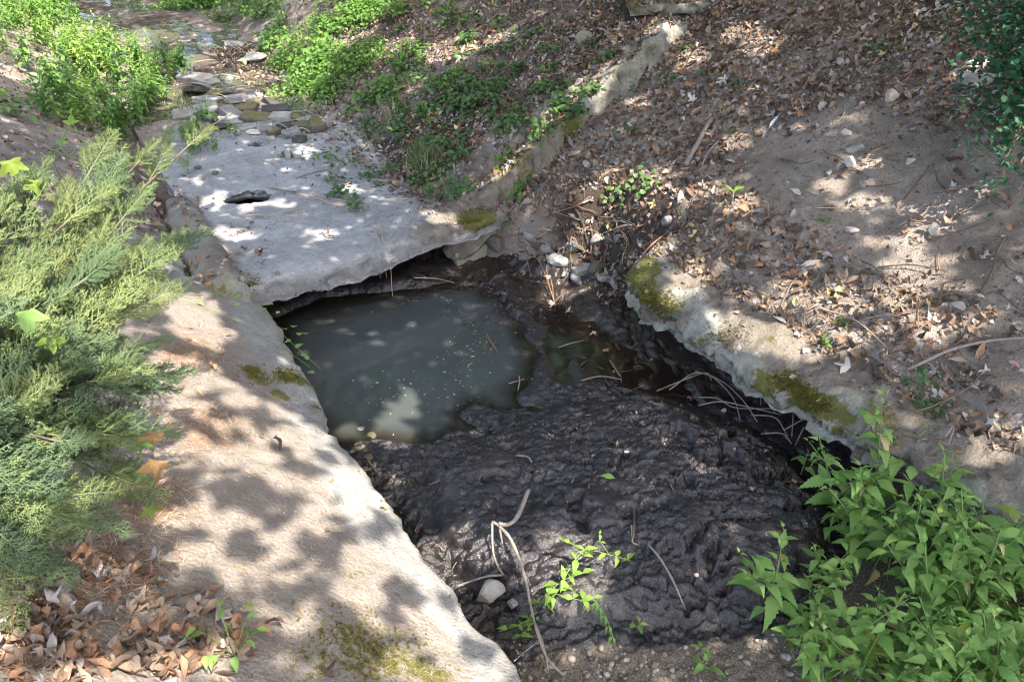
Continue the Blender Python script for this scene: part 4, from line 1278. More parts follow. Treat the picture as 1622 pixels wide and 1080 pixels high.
# ------------------------------------------------------------------ twigs and sticks
def stick(pts_px, r0, r1, name, label, lift=.01, mat='twig_grey', group=None, cat='twig', extra=(), z=None):
    mb = MB()
    for k, (pts, ra, rb) in enumerate([(pts_px, r0, r1)] + list(extra)):
        W_ = []
        for q in pts:
            u, v = q[0], q[1]; h = q[2] if len(q) > 2 else 0
            p, n = G(u, v)
            if h:
                d = (CAMP - p).normalized(); p = p + Vector((0, 0, 1)) * h + Vector((d.x, d.y, 0)).normalized() * (-h * .0)
            W_.append(p + Vector((0, 0, lift + (ra if k == 0 else 0))))
        mb.add(*tube(spline(W_, 6), ra, rb, 6, .12))
    return tag(link(name, mb.mesh(name, mat)), label, cat, group)

stick([(837, 782, .0), (820, 830, .03), (805, 853, .07), (790, 856, .09)], .013, .009, 'forked_twig', 'long pale forked twig lying across the mud to the near edge', .015, 'twig_grey', None, 'twig',
      [([(790, 856, .09), (808, 872, .07), (824, 905, .05), (834, 940, .05), (840, 975, .06), (850, 1020, .07), (866, 1060, .06), (890, 1085, .06)], .0085, .005),
       ([(790, 856, .09), (780, 852, .1)], .008, .006),
       ([(780, 854, .1), (781, 885, .05), (788, 905, .03), (799, 920, .02)], .006, .004),
       ([(796, 918, .02), (770, 923, .03), (740, 937, .05), (722, 952, .08), (714, 966, .06)], .006, .004),
       ([(846, 1005, .07), (860, 1040, .06), (868, 1080, .07)], .006, .004), ([(856, 1030, .06), (830, 1045, .04), (815, 1055, .02)], .004, .002), ([(792, 860, .08), (796, 870, .02)], .006, .003)])
stick([(1027, 866), (1045, 893, .02), (1066, 930, .02), (1085, 968)], .006, .004, 'stick', 'straight thin tan stick lying on the near side of the mud mound', .008, 'twig_grey')
stick([(995, 780), (1003, 812, .01), (1004, 838), (1000, 862)], .008, .005, 'stick', 'dark stick half sunk in a crack of the mud mound', .004, 'twig_brown')
stick([(1000, 835), (1001, 852), (1002, 862), (1010, 866)], .006, .004, 'stick', 'pale bent stick end in the crack of the mud mound', .008, 'twig_grey')
stick([(818, 724), (835, 728, .01), (842, 734)], .005, .004, 'stick', 'short pale stick on the mud near the pool end', .008, 'twig_grey')
stick([(582, 730), (590, 742), (598, 752)], .008, .006, 'stick', 'short thick stick in debris at the apron edge', .01, 'twig_red')
stick([(570, 748), (588, 747)], .005, .004, 'stick', 'thin stick crossing debris at the apron edge', .01, 'twig_grey')
stick([(605, 795), (617, 790), (622, 786)], .007, .004, 'stick', 'short pale stick on mud beside the apron edge puddle', .01, 'twig_grey')
stick([(1085, 266), (1100, 243, .02), (1112, 222, .03), (1122, 203, .02), (1132, 190)], .022, .016, 'branch_piece', 'thick grey brown branch piece lying on the bank right of the leaf pile', .0, 'twig_grey', None, 'branch')
stick([(1140, 225), (1120, 250, .02), (1108, 275)], .008, .005, 'stick', 'thin curved stick right of the thick branch piece', .01, 'twig_grey')
stick([(1065, 372, .03), (1040, 392, .05), (1016, 417, .06)], .009, .006, 'stick', 'reddish stick propped against the end of the mossy coping', .0, 'twig_red')
stick([(1297, 495), (1350, 520, .03), (1400, 560, .02)], .006, .004, 'stick', 'thin stick crossing the leaf heap above the coping', .02, 'twig_grey')
stick([(1437, 590), (1500, 567, .03), (1560, 553, .03), (1622, 545, .02)], .010, .006, 'stick', 'long grey stick running to the right edge of the bank', .01, 'twig_grey')
stick([(1390, 427), (1440, 428, .02), (1500, 436, .01)], .006, .004, 'stick', 'dark thin stick lying level across bare soil', .01, 'twig_brown')
stick([(1550, 470), (1566, 445, .03), (1575, 410, .03), (1590, 380)], .008, .005, 'stick', 'dark stick on the bare soil at the right', .01, 'twig_brown')
stick([(1420, 640), (1450, 660, .02), (1530, 625, .03), (1560, 580)], .007, .004, 'stick', 'bent brown stick above the right part of the coping', .01, 'twig_brown')
stick([(1290, 332), (1330, 338, .02), (1352, 342)], .005, .004, 'stick', 'pale straw coloured stick on soil above the flat tan stone', .008, 'straw')
stick([(1505, 190), (1540, 225, .02), (1570, 250, .02)], .006, .004, 'stick', 'thin dark stick near the foot of the shrub', .01, 'twig_brown')
stick([(1430, 320), (1470, 275, .03), (1500, 240, .02)], .007, .005, 'stick', 'dark stick on bare soil leading towards the shrub', .01, 'twig_brown')
stick([(880, 485, .0), (868, 460, .06), (856, 440, .12), (842, 428, .16)], .005, .003, 'dry_stalk', 'dry branching stalk standing up from the wet film by the white leaves', 0, 'twig_red', None, 'twig',
      [([(878, 480, .01), (872, 455, .08), (862, 450, .1)], .003, .002), ([(868, 460, .06), (840, 455, .06)], .003, .002), ([(876, 482, .01), (895, 470, .05)], .003, .002), ([(872, 470, .04), (864, 445, .13)], .003, .002)])
stick([(770, 530), (778, 545, .01), (788, 558)], .005, .003, 'twig', 'reddish three pronged twig floating on the pool', .004, 'twig_red', None, 'twig', [([(772, 536), (768, 556)], .003, .002), ([(776, 543), (786, 545)], .003, .002), ([(774, 540), (764, 552)], .003, .002), ([(780, 550), (776, 562)], .003, .002)])
stick([(822, 597), (823, 608, .01), (820, 620)], .005, .003, 'twig', 'pale cross shaped twig at the right end of the pool', .004, 'twig_grey', None, 'twig', [([(806, 608), (830, 601)], .004, .003)])
stick([(655, 442), (690, 445, .01), (720, 450)], .006, .004, 'twig', 'dark twig along the far edge of the pool', .006, 'twig_grey')
stick([(920, 605), (950, 600, .01), (985, 603)], .005, .003, 'twig', 'thin bent twig on wet mud right of the pool', .006, 'twig_grey')
stick([(966, 573), (972, 585, .01), (982, 598)], .008, .006, 'stick', 'short stick on wet mud below the salmon leaf', .006, 'twig_red')
stick([(885, 552), (905, 547, .01), (925, 541)], .004, .003, 'twig', 'thin twig on the wet film right of the pool', .006, 'twig_grey')
# dead twig tangle below the coping
TG = [[(1040, 622), (1075, 615, .04), (1115, 605, .06), (1125, 615, .05)], [(1060, 620), (1100, 605, .06), (1140, 618, .06), (1175, 648, .05), (1198, 675, .02)], [(1100, 598, .04), (1130, 612, .05), (1160, 640, .03), (1172, 668)],
      [(1105, 645), (1140, 645, .03), (1180, 655, .04), (1235, 668, .04)], [(1105, 632), (1135, 640, .03), (1165, 655, .03), (1240, 660, .05)], [(1205, 690), (1235, 700, .05), (1252, 712, .03)], [(1190, 660), (1225, 675, .05), (1245, 700, .03)],
      [(1210, 625, .03), (1218, 645, .05), (1225, 662, .03)], [(1253, 670, .06), (1252, 700, .03)], [(1240, 690, .03), (1275, 680, .08), (1300, 675, .08)], [(1260, 670, .08), (1300, 690, .08), (1330, 700, .07)], [(1202, 630, .05), (1203, 650, .03)], [(1270, 690, .05), (1258, 712, .02)]]
for i, t_ in enumerate(TG):
    stick(t_, .0048, .0028, 'dead_twig', 'thin pale dead twig tangled under the right coping', .01, 'twig_grey', 'dead twigs tangled under the coping')
# tangle of dry stalks at the right end of the coping
for i in range(34):
    u = random.uniform(1370, 1500); v = random.uniform(690, 790)
    a = random.uniform(0, 6.3); l = random.uniform(20, 60)
    stick([(u, v, random.uniform(0, .05)), (u + l * .5 * math.cos(a), v + l * .35 * math.sin(a), random.uniform(.02, .09)), (u + l * math.cos(a), v + l * .7 * math.sin(a), random.uniform(0, .05))], .004, .0025, 'dead_twig',
          'dry stalk in the tangle hanging over the coping beside the nettles', .01, random.choice(['twig_grey', 'twig_brown', 'twig_grey']), 'dry stalks over the coping')
# roots on the earth face
for i in range(24):
    u = random.uniform(800, 1000); v = random.uniform(335, 400)
    a = random.choice([1.57, 1.4, 1.8, .2, 2.9, .5]) + random.gauss(0, .25); l = random.uniform(25, 75)
    stick([(u, v, .04), (u + l * .3 * math.cos(a) + random.gauss(0, 5), v + l * .3 * math.sin(a), .06), (u + l * .7 * math.cos(a), v + l * .6 * math.sin(a), .05), (u + l * math.cos(a), v + l * .85 * math.sin(a), .02)], random.uniform(.004, .008), .003, 'root',
          'bare root hanging from the earth face between slab and coping', .02, random.choice(['twig_grey', 'twig_brown', 'twig_red']), 'roots hanging from the earth face', 'root')
stick([(858, 330, .05), (852, 365, .10), (880, 362, .12), (912, 352, .12), (935, 325, .05)], .007, .004, 'root', 'looped root arching out over the earth face', .02, 'twig_red', None, 'root')
# twigs strewn over the bank
for i in range(150):
    for _ in range(20):
        u = random.uniform(620, 1640); v = random.uniform(20, 700)
        p, n = G(u, v); s_, w_ = sw(p.x, p.y)
        if w_ > 2.5 and p.z > .5: break
    l = random.uniform(.08, .34); a = random.uniform(0, 6.3)
    pts = []
    for k in (-.5, -.15, .2, .5):
        q, _n = D(p.x + math.cos(a) * l * k + random.gauss(0, .012), p.y + math.sin(a) * l * k + random.gauss(0, .012))
        pts.append(q + Vector((0, 0, random.uniform(.006, .035))))
    mb = MB(); mb.add(*tube(spline(pts, 4), random.uniform(.003, .0065), .0022, 5, .15))
    tag(link('twig', mb.mesh('twig', random.choice(['twig_brown', 'twig_brown', 'twig_grey', 'twig_red']))), 'thin dry twig strewn ' + near(p), 'twig', 'twigs strewn ' + near(p))
for i in range(22):
    u = random.uniform(290, 520); v = random.uniform(40, 235)
    a = random.gauss(.5, .7); l = random.uniform(20, 60)
    stick([(u, v, .03), (u + l * .5 * math.cos(a), v + l * .3 * math.sin(a) + random.gauss(0, 3), .06), (u + l * math.cos(a), v + l * .6 * math.sin(a), .03)], .008, .004, 'twig', 'pale dry twig washed up among creek stones above the slab', .02, random.choice(['twig_grey', 'straw']), 'twigs washed up above the slab')
for i in range(14):
    u = random.uniform(330, 720); v = random.uniform(330, 345) if i < 6 else random.uniform(270, 345)
    a = random.gauss(.1, .3); l = random.uniform(25, 80)
    stick([(u, v), (u + l * .5 * math.cos(a), v + l * .3 * math.sin(a)), (u + l * math.cos(a), v + l * .5 * math.sin(a))], .004, .0025, 'twig', 'thin dry stalk lying on the concrete slab', .006, random.choice(['twig_grey', 'straw', 'twig_brown']), 'dry stalks on the slab')
# straws hanging over the front of the slab
for i, t_ in enumerate([[(600, 352, .01), (606, 380, .03), (609, 402, .02), (612, 440, .0)], [(588, 355, .01), (600, 385, .03), (604, 405, .02), (602, 440)], [(636, 366, .02), (618, 392, .03), (606, 408, .02)], [(620, 372, .01), (619, 410, .03), (620, 445, 0), (622, 472)], [(596, 368, .02), (590, 395, .02), (582, 415)]]):
    q0, _ = G(t_[0][0], t_[0][1]); e0 = swp(t_[2][0], t_[2][1], .5)
    pts = []
    for (u, v, *h) in t_:
        p, n = G(u, v)
        if p.z < .3:            # below the edge: hang straight down in front of the slab face
            fs, fw = swp(u, v, .3)
            base = pts[-1] if pts else p
            t1 = (base.y - .03) / ray(u, v).y
            p = CAMP + ray(u, v) * t1
        pts.append(p + Vector((0, 0, h[0] if h else 0)))
    mb = MB(); mb.add(*tube(spline(pts, 5), .0035, .002, 5))
    tag(link('dry_straw', mb.mesh('dry_straw', 'straw')), 'dry straw hanging over the front edge of the concrete slab', 'straw', 'straws over the slab edge')

# ------------------------------------------------------------------ flecks floating on the pool
mb = MB()
for i in range(150):
    c = random.choice([(640, 600, 80, 40), (745, 560, 22, 28), (755, 575, 25, 40), (745, 560, 15, 20), (690, 610, 30, 14), (600, 640, 40, 20)])
    u = random.gauss(c[0], c[2]); v = random.gauss(c[1], c[3])
    p = on_z(u, v, 0.0)
    s_, w_ = sw(p.x, p.y)
    if poly_sd(np.array(s_), np.array(w_), POOL) < .08: continue
    k = random.uniform(.002, .009) * (1.7 if random.random() < .1 else 1)
    P = np.array([(-1, -.5, 0), (.8, -.7, 0), (1, .5, .1), (-.6, .7, 0)]) * RNG.uniform(.5, 1.2, (4, 3)) * k
    mb.add(xform(P, Matrix.Rotation(random.uniform(0, 6.3), 3, 'Z'), (p.x, p.y, .001)), [(0, 1, 2, 3)], None, random.choice([(.30, .34, .16), (.42, .38, .28), (.55, .55, .5), (.22, .26, .1), (.5, .42, .3)]))
tag(link('floating_flecks', mb.mesh('floating_flecks', 'litter_mix', True, True)), 'small flecks floating on the murky pool', None, None, 'stuff')
# ------------------------------------------------------------------ nettles: stem and every leaf a part
def bl_mesh(name, mat, **k):
    V, Q = leaf_blade(**k)
    return mesh_np(name, V, Q, mat=MAT[mat])
NL = [bl_mesh('leaf', 'nettle_leaf', L=1.0, W=.50, n=17, teeth=.2, droop=d, fold=f, peak=.30, curl=.09, seed=i) for i, (d, f) in enumerate([(.45, .3), (.8, .2), (.2, .4), (1.15, .25)])]
BL = [bl_mesh('leaf', 'bright_green', L=1.0, W=.50, n=13, teeth=.16, droop=d, fold=f, peak=.30, curl=.05, seed=i) for i, (d, f) in enumerate([(.3, .2), (.7, .1), (1.1, .3)])]

OLDL = [bl_mesh('leaf', 'fallen_yellow', L=1.0, W=.48, n=13, teeth=.2, droop=1.0, fold=.4, peak=.3, curl=.15, seed=50), bl_mesh('leaf', 'vine_yellow', L=1.0, W=.48, n=13, teeth=.2, droop=.7, fold=.3, peak=.3, curl=.12, seed=51)]
def nettle_proto(h, seed, leaf_len=.085, step=.055, branches=0, leafset=NL, bare=.12):
    """returns a stem mesh and a list of leaf matrices"""
    rs = random.Random(seed)
    mb = MB(); leaves = []
    def shoot(base, dirv, ln, r, l0, bare_):
        k = max(4, int(ln / .06))
        bend = Vector((rs.gauss(0, .12), rs.gauss(0, .12), 0))
        pts = [base + dirv * (ln * t) + bend * (ln * t * t) for t in np.linspace(0, 1, k)]
        mb.add(*tube(pts, r, r * .45, 5))
        n_ = max(3, int(ln * (1 - bare_) / step)); ph = rs.uniform(0, 3)
        for i in range(n_):
            t = bare_ + (1 - bare_) * (i + 1) / n_
            p = base + dirv * (ln * t) + bend * (ln * t * t)
            tip = (1 - t)
            if rs.random() < .08: continue
            size = l0 * rs.choice([.75, 1, 1, 1.1]) * (0.36 + 0.95 * min(1, tip * 2.4)) * rs.uniform(.85, 1.12)
            if t < .35: size *= .85
            for sgn in (0, 1):
                a = ph + (i % 2) * math.pi / 2 + sgn * math.pi + rs.gauss(0, .22)
                elev = rs.gauss(.30, .2) + .5 * (t > .9)
                rot = Matrix.Rotation(a, 3, 'Z') @ Matrix.Rotation(elev, 3, 'X') @ Matrix.Rotation(rs.gauss(0, .25), 3, 'Y')
                leaves.append((rs.randrange(len(leafset)), m4(rot, p + Vector((-math.sin(a), math.cos(a), .25)) * (.012 * size / .08), size)))
                if size > .05:
                    d_ = Vector((-math.sin(a), math.cos(a), .25)) * (.014 * size / .08)
                    mb.add(*tube([p, p + d_], .0011, .0009, 3))
    shoot(Vector((0, 0, -.03)), Vector((rs.gauss(0, .08), rs.gauss(0, .08), 1)).normalized(), h, .0042, leaf_len, bare)
    for b in range(branches):
        a = rs.uniform(0, 6.3)
        z = h * rs.uniform(.25, .55)
        shoot(Vector((0, 0, z)), Vector((math.cos(a) * .75, math.sin(a) * .75, .75)).normalized(), h * rs.uniform(.35, .5), .0028, leaf_len * .85, .3)
    return mb.mesh('stem', 'nettle_stem'), leaves

PRO = [nettle_proto(h, 20 + i, ll, st, br) for i, (h, ll, st, br) in enumerate([(.36, .085, .045, 1), (.50, .09, .05, 2), (.28, .08, .04, 1), (.60, .085, .05, 3), (.42, .095, .05, 1), (.22, .07, .04, 0)])]
NCOUNT = [0]
def place_nettle(p, proto, scale, label, group=None, leafset=NL, name='nettle', cat='nettle', lean=(0, 0), yaw=None):
    root = empty(name, p, label, cat, group)
    root.rotation_euler = (lean[0], lean[1], random.uniform(0, 6.3) if yaw is None else yaw)
    root.scale = (scale,) * 3
    stem, leaves = proto
    link('stem', stem, root)
    for li, mt in leaves:
        old = leafset is NL and random.random() < .05
        lf = link('leaf', OLDL[li % 2] if old else leafset[li % len(leafset)], root, None, mt)
        if old: lf['label'] = 'yellowed leaf'
    NCOUNT[0] += 1
    return root

NET = []
NPOLY = pxpoly([(1285, 900), (1340, 800), (1390, 760), (1480, 780), (1560, 830), (1640, 860), (1720, 1000), (1680, 1200), (1400, 1160), (1255, 1075), (1240, 1020)], 0.12)
nx = [p[0] for p in NPOLY]; ny = [p[1] for p in NPOLY]
tries = 0
while len(NET) < 125 and tries < 4000:
    tries += 1
    s = random.uniform(min(nx), max(nx)); w = random.uniform(min(ny), max(ny))
    if poly_sd(np.array(s), np.array(w), NPOLY) < 0: continue
    if w > 2.13 or (w > 1.93 and s > -.25) or any((s - a) ** 2 + (w - b) ** 2 < .075 ** 2 for a, b in NET): continue
    if float(fbm(np.array(s * 3.), np.array(w * 3.), 611, 2)) < -.28: continue
    NET.append((s, w))
for i, (s, w) in enumerate(NET):
    x, y = xy(s, w); p, n = D(x, y)
    if p.z > .3: p.z = .15
    sc_ = random.uniform(.75, 1.1) * (1.35 if w > 1.6 else 1.0)
    hgt = ['middle sized', 'branching', 'low', 'tall branching', 'broad leaved', 'short'][i % 6]
    zn = 'under the right end of the coping' if w > 1.8 else ('at the back of the stand below the tall nettle' if s > .05 else ('along the edge of the mud mound' if w < 1.35 and s > -.35 else ('at the near bottom of the stand' if s < -.65 else 'in the middle of the dense stand')))
    place_nettle(p, PRO[i % 6], sc_, f'{hgt} green nettle {zn}', f'{hgt} nettles {zn}', lean=(random.gauss(0, .14), random.gauss(0, .14)))
def nettle_at(u, v, z, **k):
    p = on_z(u, v, z)
    p2, n = D(p.x, p.y)
    return p
big = nettle_proto(.62, 77, .10, .055, 3)
place_nettle(on_z(1212, 985, .04), nettle_proto(.55, 78, .115, .055, 4, NL, .15), 1.0, 'tall branching nettle standing alone on the mud left of the dense stand')
place_nettle(on_z(1372, 835, .05), nettle_proto(.80, 79, .12, .055, 3, NL, .15), 1.0, 'tallest nettle reaching up in front of the mossy coping')
place_nettle(on_z(1345, 850, .05), nettle_proto(.50, 80, .12, .05, 1), 1.0, 'leafy nettle just below the tallest nettle')
place_nettle(on_z(1270, 745, .10), nettle_proto(.14, 81, .065, .05, 0), 1.0, 'small nettle shoot at the back edge of the mud mound')
place_nettle(on_z(1010, 992, .04), nettle_proto(.09, 82, .05, .04, 0), 1.0, 'tiny nettle seedling at the near edge of the mud mound', name='seedling', cat='seedling')
place_nettle(on_z(1112, 1062, .02), nettle_proto(.12, 83, .075, .05, 0), 1.0, 'young nettle on the gravel at the bottom edge', name='seedling', cat='seedling')
place_nettle(on_z(1108, 1028, .02), nettle_proto(.07, 84, .04, .04, 0), 1.0, 'tiny seedling on gravel behind the young nettle', name='seedling', cat='seedling')
# pale sunlit plant at the foot of the apron, sprawling, with a wilted shoot
pp, _ = G(850, 965)
sb = MB(); sl = []
rs = random.Random(5)
def shoot_px(pts, r, l0, wilt=0.0, step=.045):
    P = []
    for (u, v, z) in pts:
        P.append(on_z(u, v, z) - pp)
    C = spline(P, 6)
    sb.add(*tube(C, r, r * .5, 5))
    L = 0; last = 0; k = 0
    for i in range(2, len(C)):
        L += np.linalg.norm(C[i] - C[i - 1])
        if L - last > step:
            last = L; k += 1
            for sg in (0, 1):
                a = k * 1.57 + sg * math.pi + rs.gauss(0, .3)
                rot = Matrix.Rotation(a, 3, 'Z') @ Matrix.Rotation(rs.gauss(.2, .3) - wilt * 1.5, 3, 'X') @ Matrix.Rotation(rs.gauss(0, .4), 3, 'Y')
                sl.append((rs.randrange(3), m4(rot, Vector(C[i]), l0 * rs.uniform(.7, 1.15))))
shoot_px([(850, 965, .05), (880, 940, .16), (905, 895, .25), (925, 870, .30)], .004, .075)
shoot_px([(850, 965, .05), (860, 950, .12), (890, 920, .2), (930, 905, .22)], .003, .08)
shoot_px([(905, 895, .25), (935, 873, .28), (965, 878, .28), (1000, 888, .22)], .0025, .06)
shoot_px([(925, 870, .30), (900, 858, .32), (885, 850, .31)], .0025, .045)
shoot_px([(965, 878, .28), (950, 855, .3), (951, 842, .3)], .002, .035)
shoot_px([(850, 965, .05), (830, 985, .06), (790, 1000, .06)], .003, .06)
shoot_px([(850, 965, .05), (845, 985, .06), (820, 1010, .05)], .003, .055)
shoot_px([(880, 940, .16), (920, 950, .18), (945, 945, .2)], .0025, .07)
root = empty('sprawling_nettle', pp, 'pale sunlit sprawling plant at the foot of the apron beside the grey cobble', 'plant')
link('stem', sb.mesh('stem', 'nettle_stem'), root)
for li, mt in sl: link('leaf', BL[li], root, None, mt)
wb = MB()
C = spline([on_z(940, 948, .22) - pp, on_z(950, 960, .2) - pp, on_z(965, 990, .12) - pp, on_z(975, 1025, .05) - pp, on_z(980, 1065, .03) - pp], 6)
wb.add(*tube(C, .003, .0015, 5))
for i in range(3, len(C), 3):
    for sg in (-1, 1):
        V, Q = leaf_blade(.05, .016, 7, .1, 1.0, .8, .35, .1, i)
        wb.add(xform(V, Matrix.Rotation(sg * .5 + 2.9, 3, 'Z') @ Matrix.Rotation(-.5, 3, 'X'), C[i]), Q)
w_ = link('wilted_shoot', wb.mesh('wilted_shoot', 'nettle_leaf'), root)
w_['label'] = 'limp wilted grey green shoot hanging over the mud'

# ------------------------------------------------------------------ ground ivy and weeds on the bank
def clump_mesh(seed, n, rad, leaf, mat, h=.08, L=(.7, 1.1), Wd=.8, tall=0):
    rs = np.random.default_rng(seed); mb = MB()
    for i in range(n):
        a = rs.uniform(0, 6.3); r = rad * math.sqrt(rs.uniform(0, 1)); z = h * rs.uniform(.3, 1) * (1 - .5 * (r / rad) ** 2)
        p = np.array([r * math.cos(a), r * math.sin(a), z])
        sz = leaf * rs.uniform(*L)
        V, Q = leaf_blade(1, Wd, 7, .1, rs.uniform(.1, .8), rs.uniform(.05, .3), .35, .06, seed * 50 + i)
        rot = Matrix.Rotation(rs.uniform(0, 6.3), 3, 'Z') @ Matrix.Rotation(rs.normal(.1, .35), 3, 'X') @ Matrix.Rotation(rs.normal(0, .3), 3, 'Y')
        mb.add(xform(V, rot, p, sz), Q)
        if i % 2 == 0:
            mb.add(*tube([(p[0] * .4, p[1] * .4, -.01), (p[0] * .8, p[1] * .8, z * .7), tuple(p)], .0018, .0012, 3))
    return mb.mesh('ivy_clump', mat)
IVY = [clump_mesh(40 + i, n, r, lf, mt, h) for i, (n, r, lf, mt, h) in enumerate([(16, .11, .055, 'ivy_green', .07), (24, .15, .06, 'ivy_green', .09), (12, .09, .05, 'ivy_green', .06), (20, .13, .075, 'ivy_green', .12), (14, .10, .06, 'herb_green', .10)])]
LUSH = [clump_mesh(60 + i, n, r, lf, mt_, h) for i, (n, r, lf, h, mt_) in enumerate([(80, .24, .06, .20, 'herb_green'), (64, .22, .065, .22, 'herb_green'), (90, .28, .055, .17, 'herb_green')])]
IVL = [(780, 150, 'in the middle of the bank left of the wing wall'), (690, 130, 'around the light grass tuft on the bank'), (640, 60, 'below the sunlit leaves at the top of the bank'), (740, 40, 'near the bank top left of the mossed stone'), (860, 110, 'close beside the wing wall'), (560, 160, 'above the brown mossy boulder'), (610, 220, 'beside the tall grass tuft'), (690, 270, 'between the grass tuft and the slab'), (430, 60, 'at the creek edge by the pale angular stone'), (500, 90, 'on the lower creek bank opposite the herbs'), (560, 40, 'high on the bank above the creek'), (340, 5, 'beside the creek at the top of the view'), (500, 145, 'just above the rubble at the slab head'), (440, 120, 'overhanging the washed up twigs')]
def ivy(u, v, scale, lush=False, label=None, group=None):
    p, n = G(u, v)
    me = random.choice(LUSH if lush else IVY)
    o = link('herb_clump' if lush else 'ivy_clump', me, None, None, m4(rot_to(n.lerp(Vector((0, 0, 1)), .4), random.uniform(0, 6.3)), p, scale))
    big_ = 'large' if scale > .95 else ('middling' if scale > .75 else 'small')
    pl = min(IVL, key=lambda a: (a[0] - u) ** 2 + (a[1] - v) ** 2)[2]
    ph = f'{big_} {"bright leafy herb clump" if lush else "low green ivy clump"} {pl}'
    return tag(o, label or ph, 'ivy' if not lush else 'herb', group or ph.replace('clump', 'clumps'))
random.seed(21)
for (u0, v0, ru, rv, cnt, sc_) in [(780, 150, 90, 40, 42, .9), (690, 130, 70, 35, 26, .85), (640, 60, 80, 40, 20, .9), (740, 40, 80, 30, 10, .7), (850, 120, 60, 50, 20, .8), (560, 160, 50, 50, 14, .9), (600, 210, 50, 40, 12, .8), (690, 260, 60, 35, 22, .75), (760, 200, 60, 40, 24, .9)]:
    for _ in range(cnt):
        ivy(random.gauss(u0, ru), random.gauss(v0, rv), sc_ * random.uniform(.75, 1.35))
for _ in range(46):
    t = random.random()
    u = 430 + 150 * t + random.gauss(0, 60); v = 50 + 80 * random.random() + random.gauss(0, 26)
    if u < 395 + .25 * v: u += 60
    ivy(u, v, random.uniform(.7, 1.2), True)
for _ in range(26):
    ivy(random.gauss(560, 45), random.gauss(25, 25), random.uniform(.7, 1.2), True)
for _ in range(26):
    ivy(random.gauss(330, 40), random.gauss(5, 12), random.uniform(1, 1.5), True)
for _ in range(18):
    ivy(random.gauss(500, 18), random.gauss(140, 22), random.uniform(.6, 1), True)
for (u, v, s, lb) in [(990, 212, 1.25, 'dense green plant clump on bare soil right of the wing wall'), (830, 285, 1.2, 'ivy clump under the lower end of the wing wall'), (815, 310, 1.3, 'trailing ivy beside the right end of the concrete slab'),
                      (980, 310, 1.2, 'green ivy clump in the middle of the leaf pile'), (1020, 290, 1.0, 'bright ivy clump at the right side of the leaf pile'), (800, 350, .6, 'ivy at the top of the dark rounded stone'),
                      (1315, 545, .75, 'low bright weed in the leaf heap above the coping'), (1460, 605, .85, 'green weed clump above the right part of the coping'), (1475, 655, .55, 'small yellowish weed near the right coping end'),
                      (1335, 515, .5, 'small weed above the leaf heap'), (1155, 210, .6, 'thin green plant beside the branch piece'), (1090, 80, .9, 'green weed near the concrete fragment'), (1400, 80, .9, 'light green weed on the upper right litter'),
                      (1420, 105, .7, 'green weed left of the shrub foot'), (1060, 130, .8, 'green weed on the litter above the bare soil'), (1115, 120, .6, 'dark weed beside the large whitish leaf'), (1165, 140, .7, 'weed below the whitish leaf on the upper bank'),
                      (745, 300, .7, 'ivy with a pale leaf at the slab margin'), (595, 297, .5, 'small weed at the right margin of the slab'), (380, 205, .7, 'small weed growing in a slab puddle above the broken hole'), (885, 170, .9, 'dark ivy on the wing wall'), (840, 60, .8, 'ivy above the yellow mossed stone'),
                      (1480, 40, .9, 'light weed left of the dark shrub'), (1540, 60, 1.0, 'weed under the top of the dark shrub'), (1305, 350, .45, 'broad green leafed weed among twigs under bare soil'), (870, 395, .4, 'green vine leaves hanging on the earth face')]:
    ivy(u, v, s, False, lb); COL.objects[-1].pop('group', None)

# little seedling with two broad leaves
p, n = G(1158, 330)
root = empty('seedling', p, 'seedling with two broad pale leaves beside the pinkish leaf', 'seedling')
mb = MB(); mb.add(*tube([(0, 0, -.02), (.003, 0, .06), (0, .003, .13)], .003, .002, 5)); link('stem', mb.mesh('stem', 'straw'), root)
for a, l in ((1.2, .13), (-1.1, .11), (2.8, .06)):
    V, Q = leaf_blade(l, l * .5, 9, 0, .3, .2, .4); V = xform(V, Matrix.Rotation(a, 3, 'Z') @ Matrix.Rotation(.3, 3, 'X'), (0, 0, .125))
    link('leaf', mesh_np('leaf', V, Q, mat=MAT['bright_green']), root)
# small green leaf on the mud
p, n = G(974, 761); V, Q = leaf_blade(.085, .04, 9, .05, .2, .2, .35)
tag(link('green_leaf', mesh_np('green_leaf', V, Q, mat=MAT['nettle_leaf']), None, None, m4(rot_to(n, 1.2), p + n * .02)), 'single fresh green leaf lying on the mud mound', 'leaf')

# grass tuft
def tuft(name, u, v, n, h, label, mats=('grass_green', 'straw'), spread=.10):
    p, nn = G(u, v)
    root = empty(name, p, label, 'grass tuft')
    for mi, mt in enumerate(mats):
        mb = MB()
        for i in range(n if mi == 0 else n // 2):
            a = random.uniform(0, 6.3); l = h * random.uniform(.6, 1.1) * (1 if mi == 0 else .8); out = random.uniform(.2, .8) * l
            b = np.array([random.gauss(0, spread * .3), random.gauss(0, spread * .3), -.01])
            d = np.array([math.cos(a), math.sin(a), 0]); sd = np.array([-math.sin(a), math.cos(a), 0])
            V = []; ks = 6
            for k in range(ks):
                t = k / (ks - 1)
                c = b + d * out * t ** 1.6 + np.array([0, 0, l * (t - .45 * t * t * (out / l) * 1.3)])
                wv = .0028 * (1 - t) + .0004
                V += [c - sd * wv, c + sd * wv]
            mb.add(np.array(V), [(2 * k, 2 * k + 1, 2 * k + 3, 2 * k + 2) for k in range(ks - 1)])
        link('blades' if mi == 0 else 'dry_blades', mb.mesh('blades', mt), root)
tuft('grass_tuft', 673, 262, 240, .34, 'tall green grass tuft with dry base beside the slab', spread=.22)
tuft('grass_tuft', 620, 190, 70, .26, 'dry yellowish grass tuft in the ivy above the slab', ('straw', 'grass_green'), spread=.2)
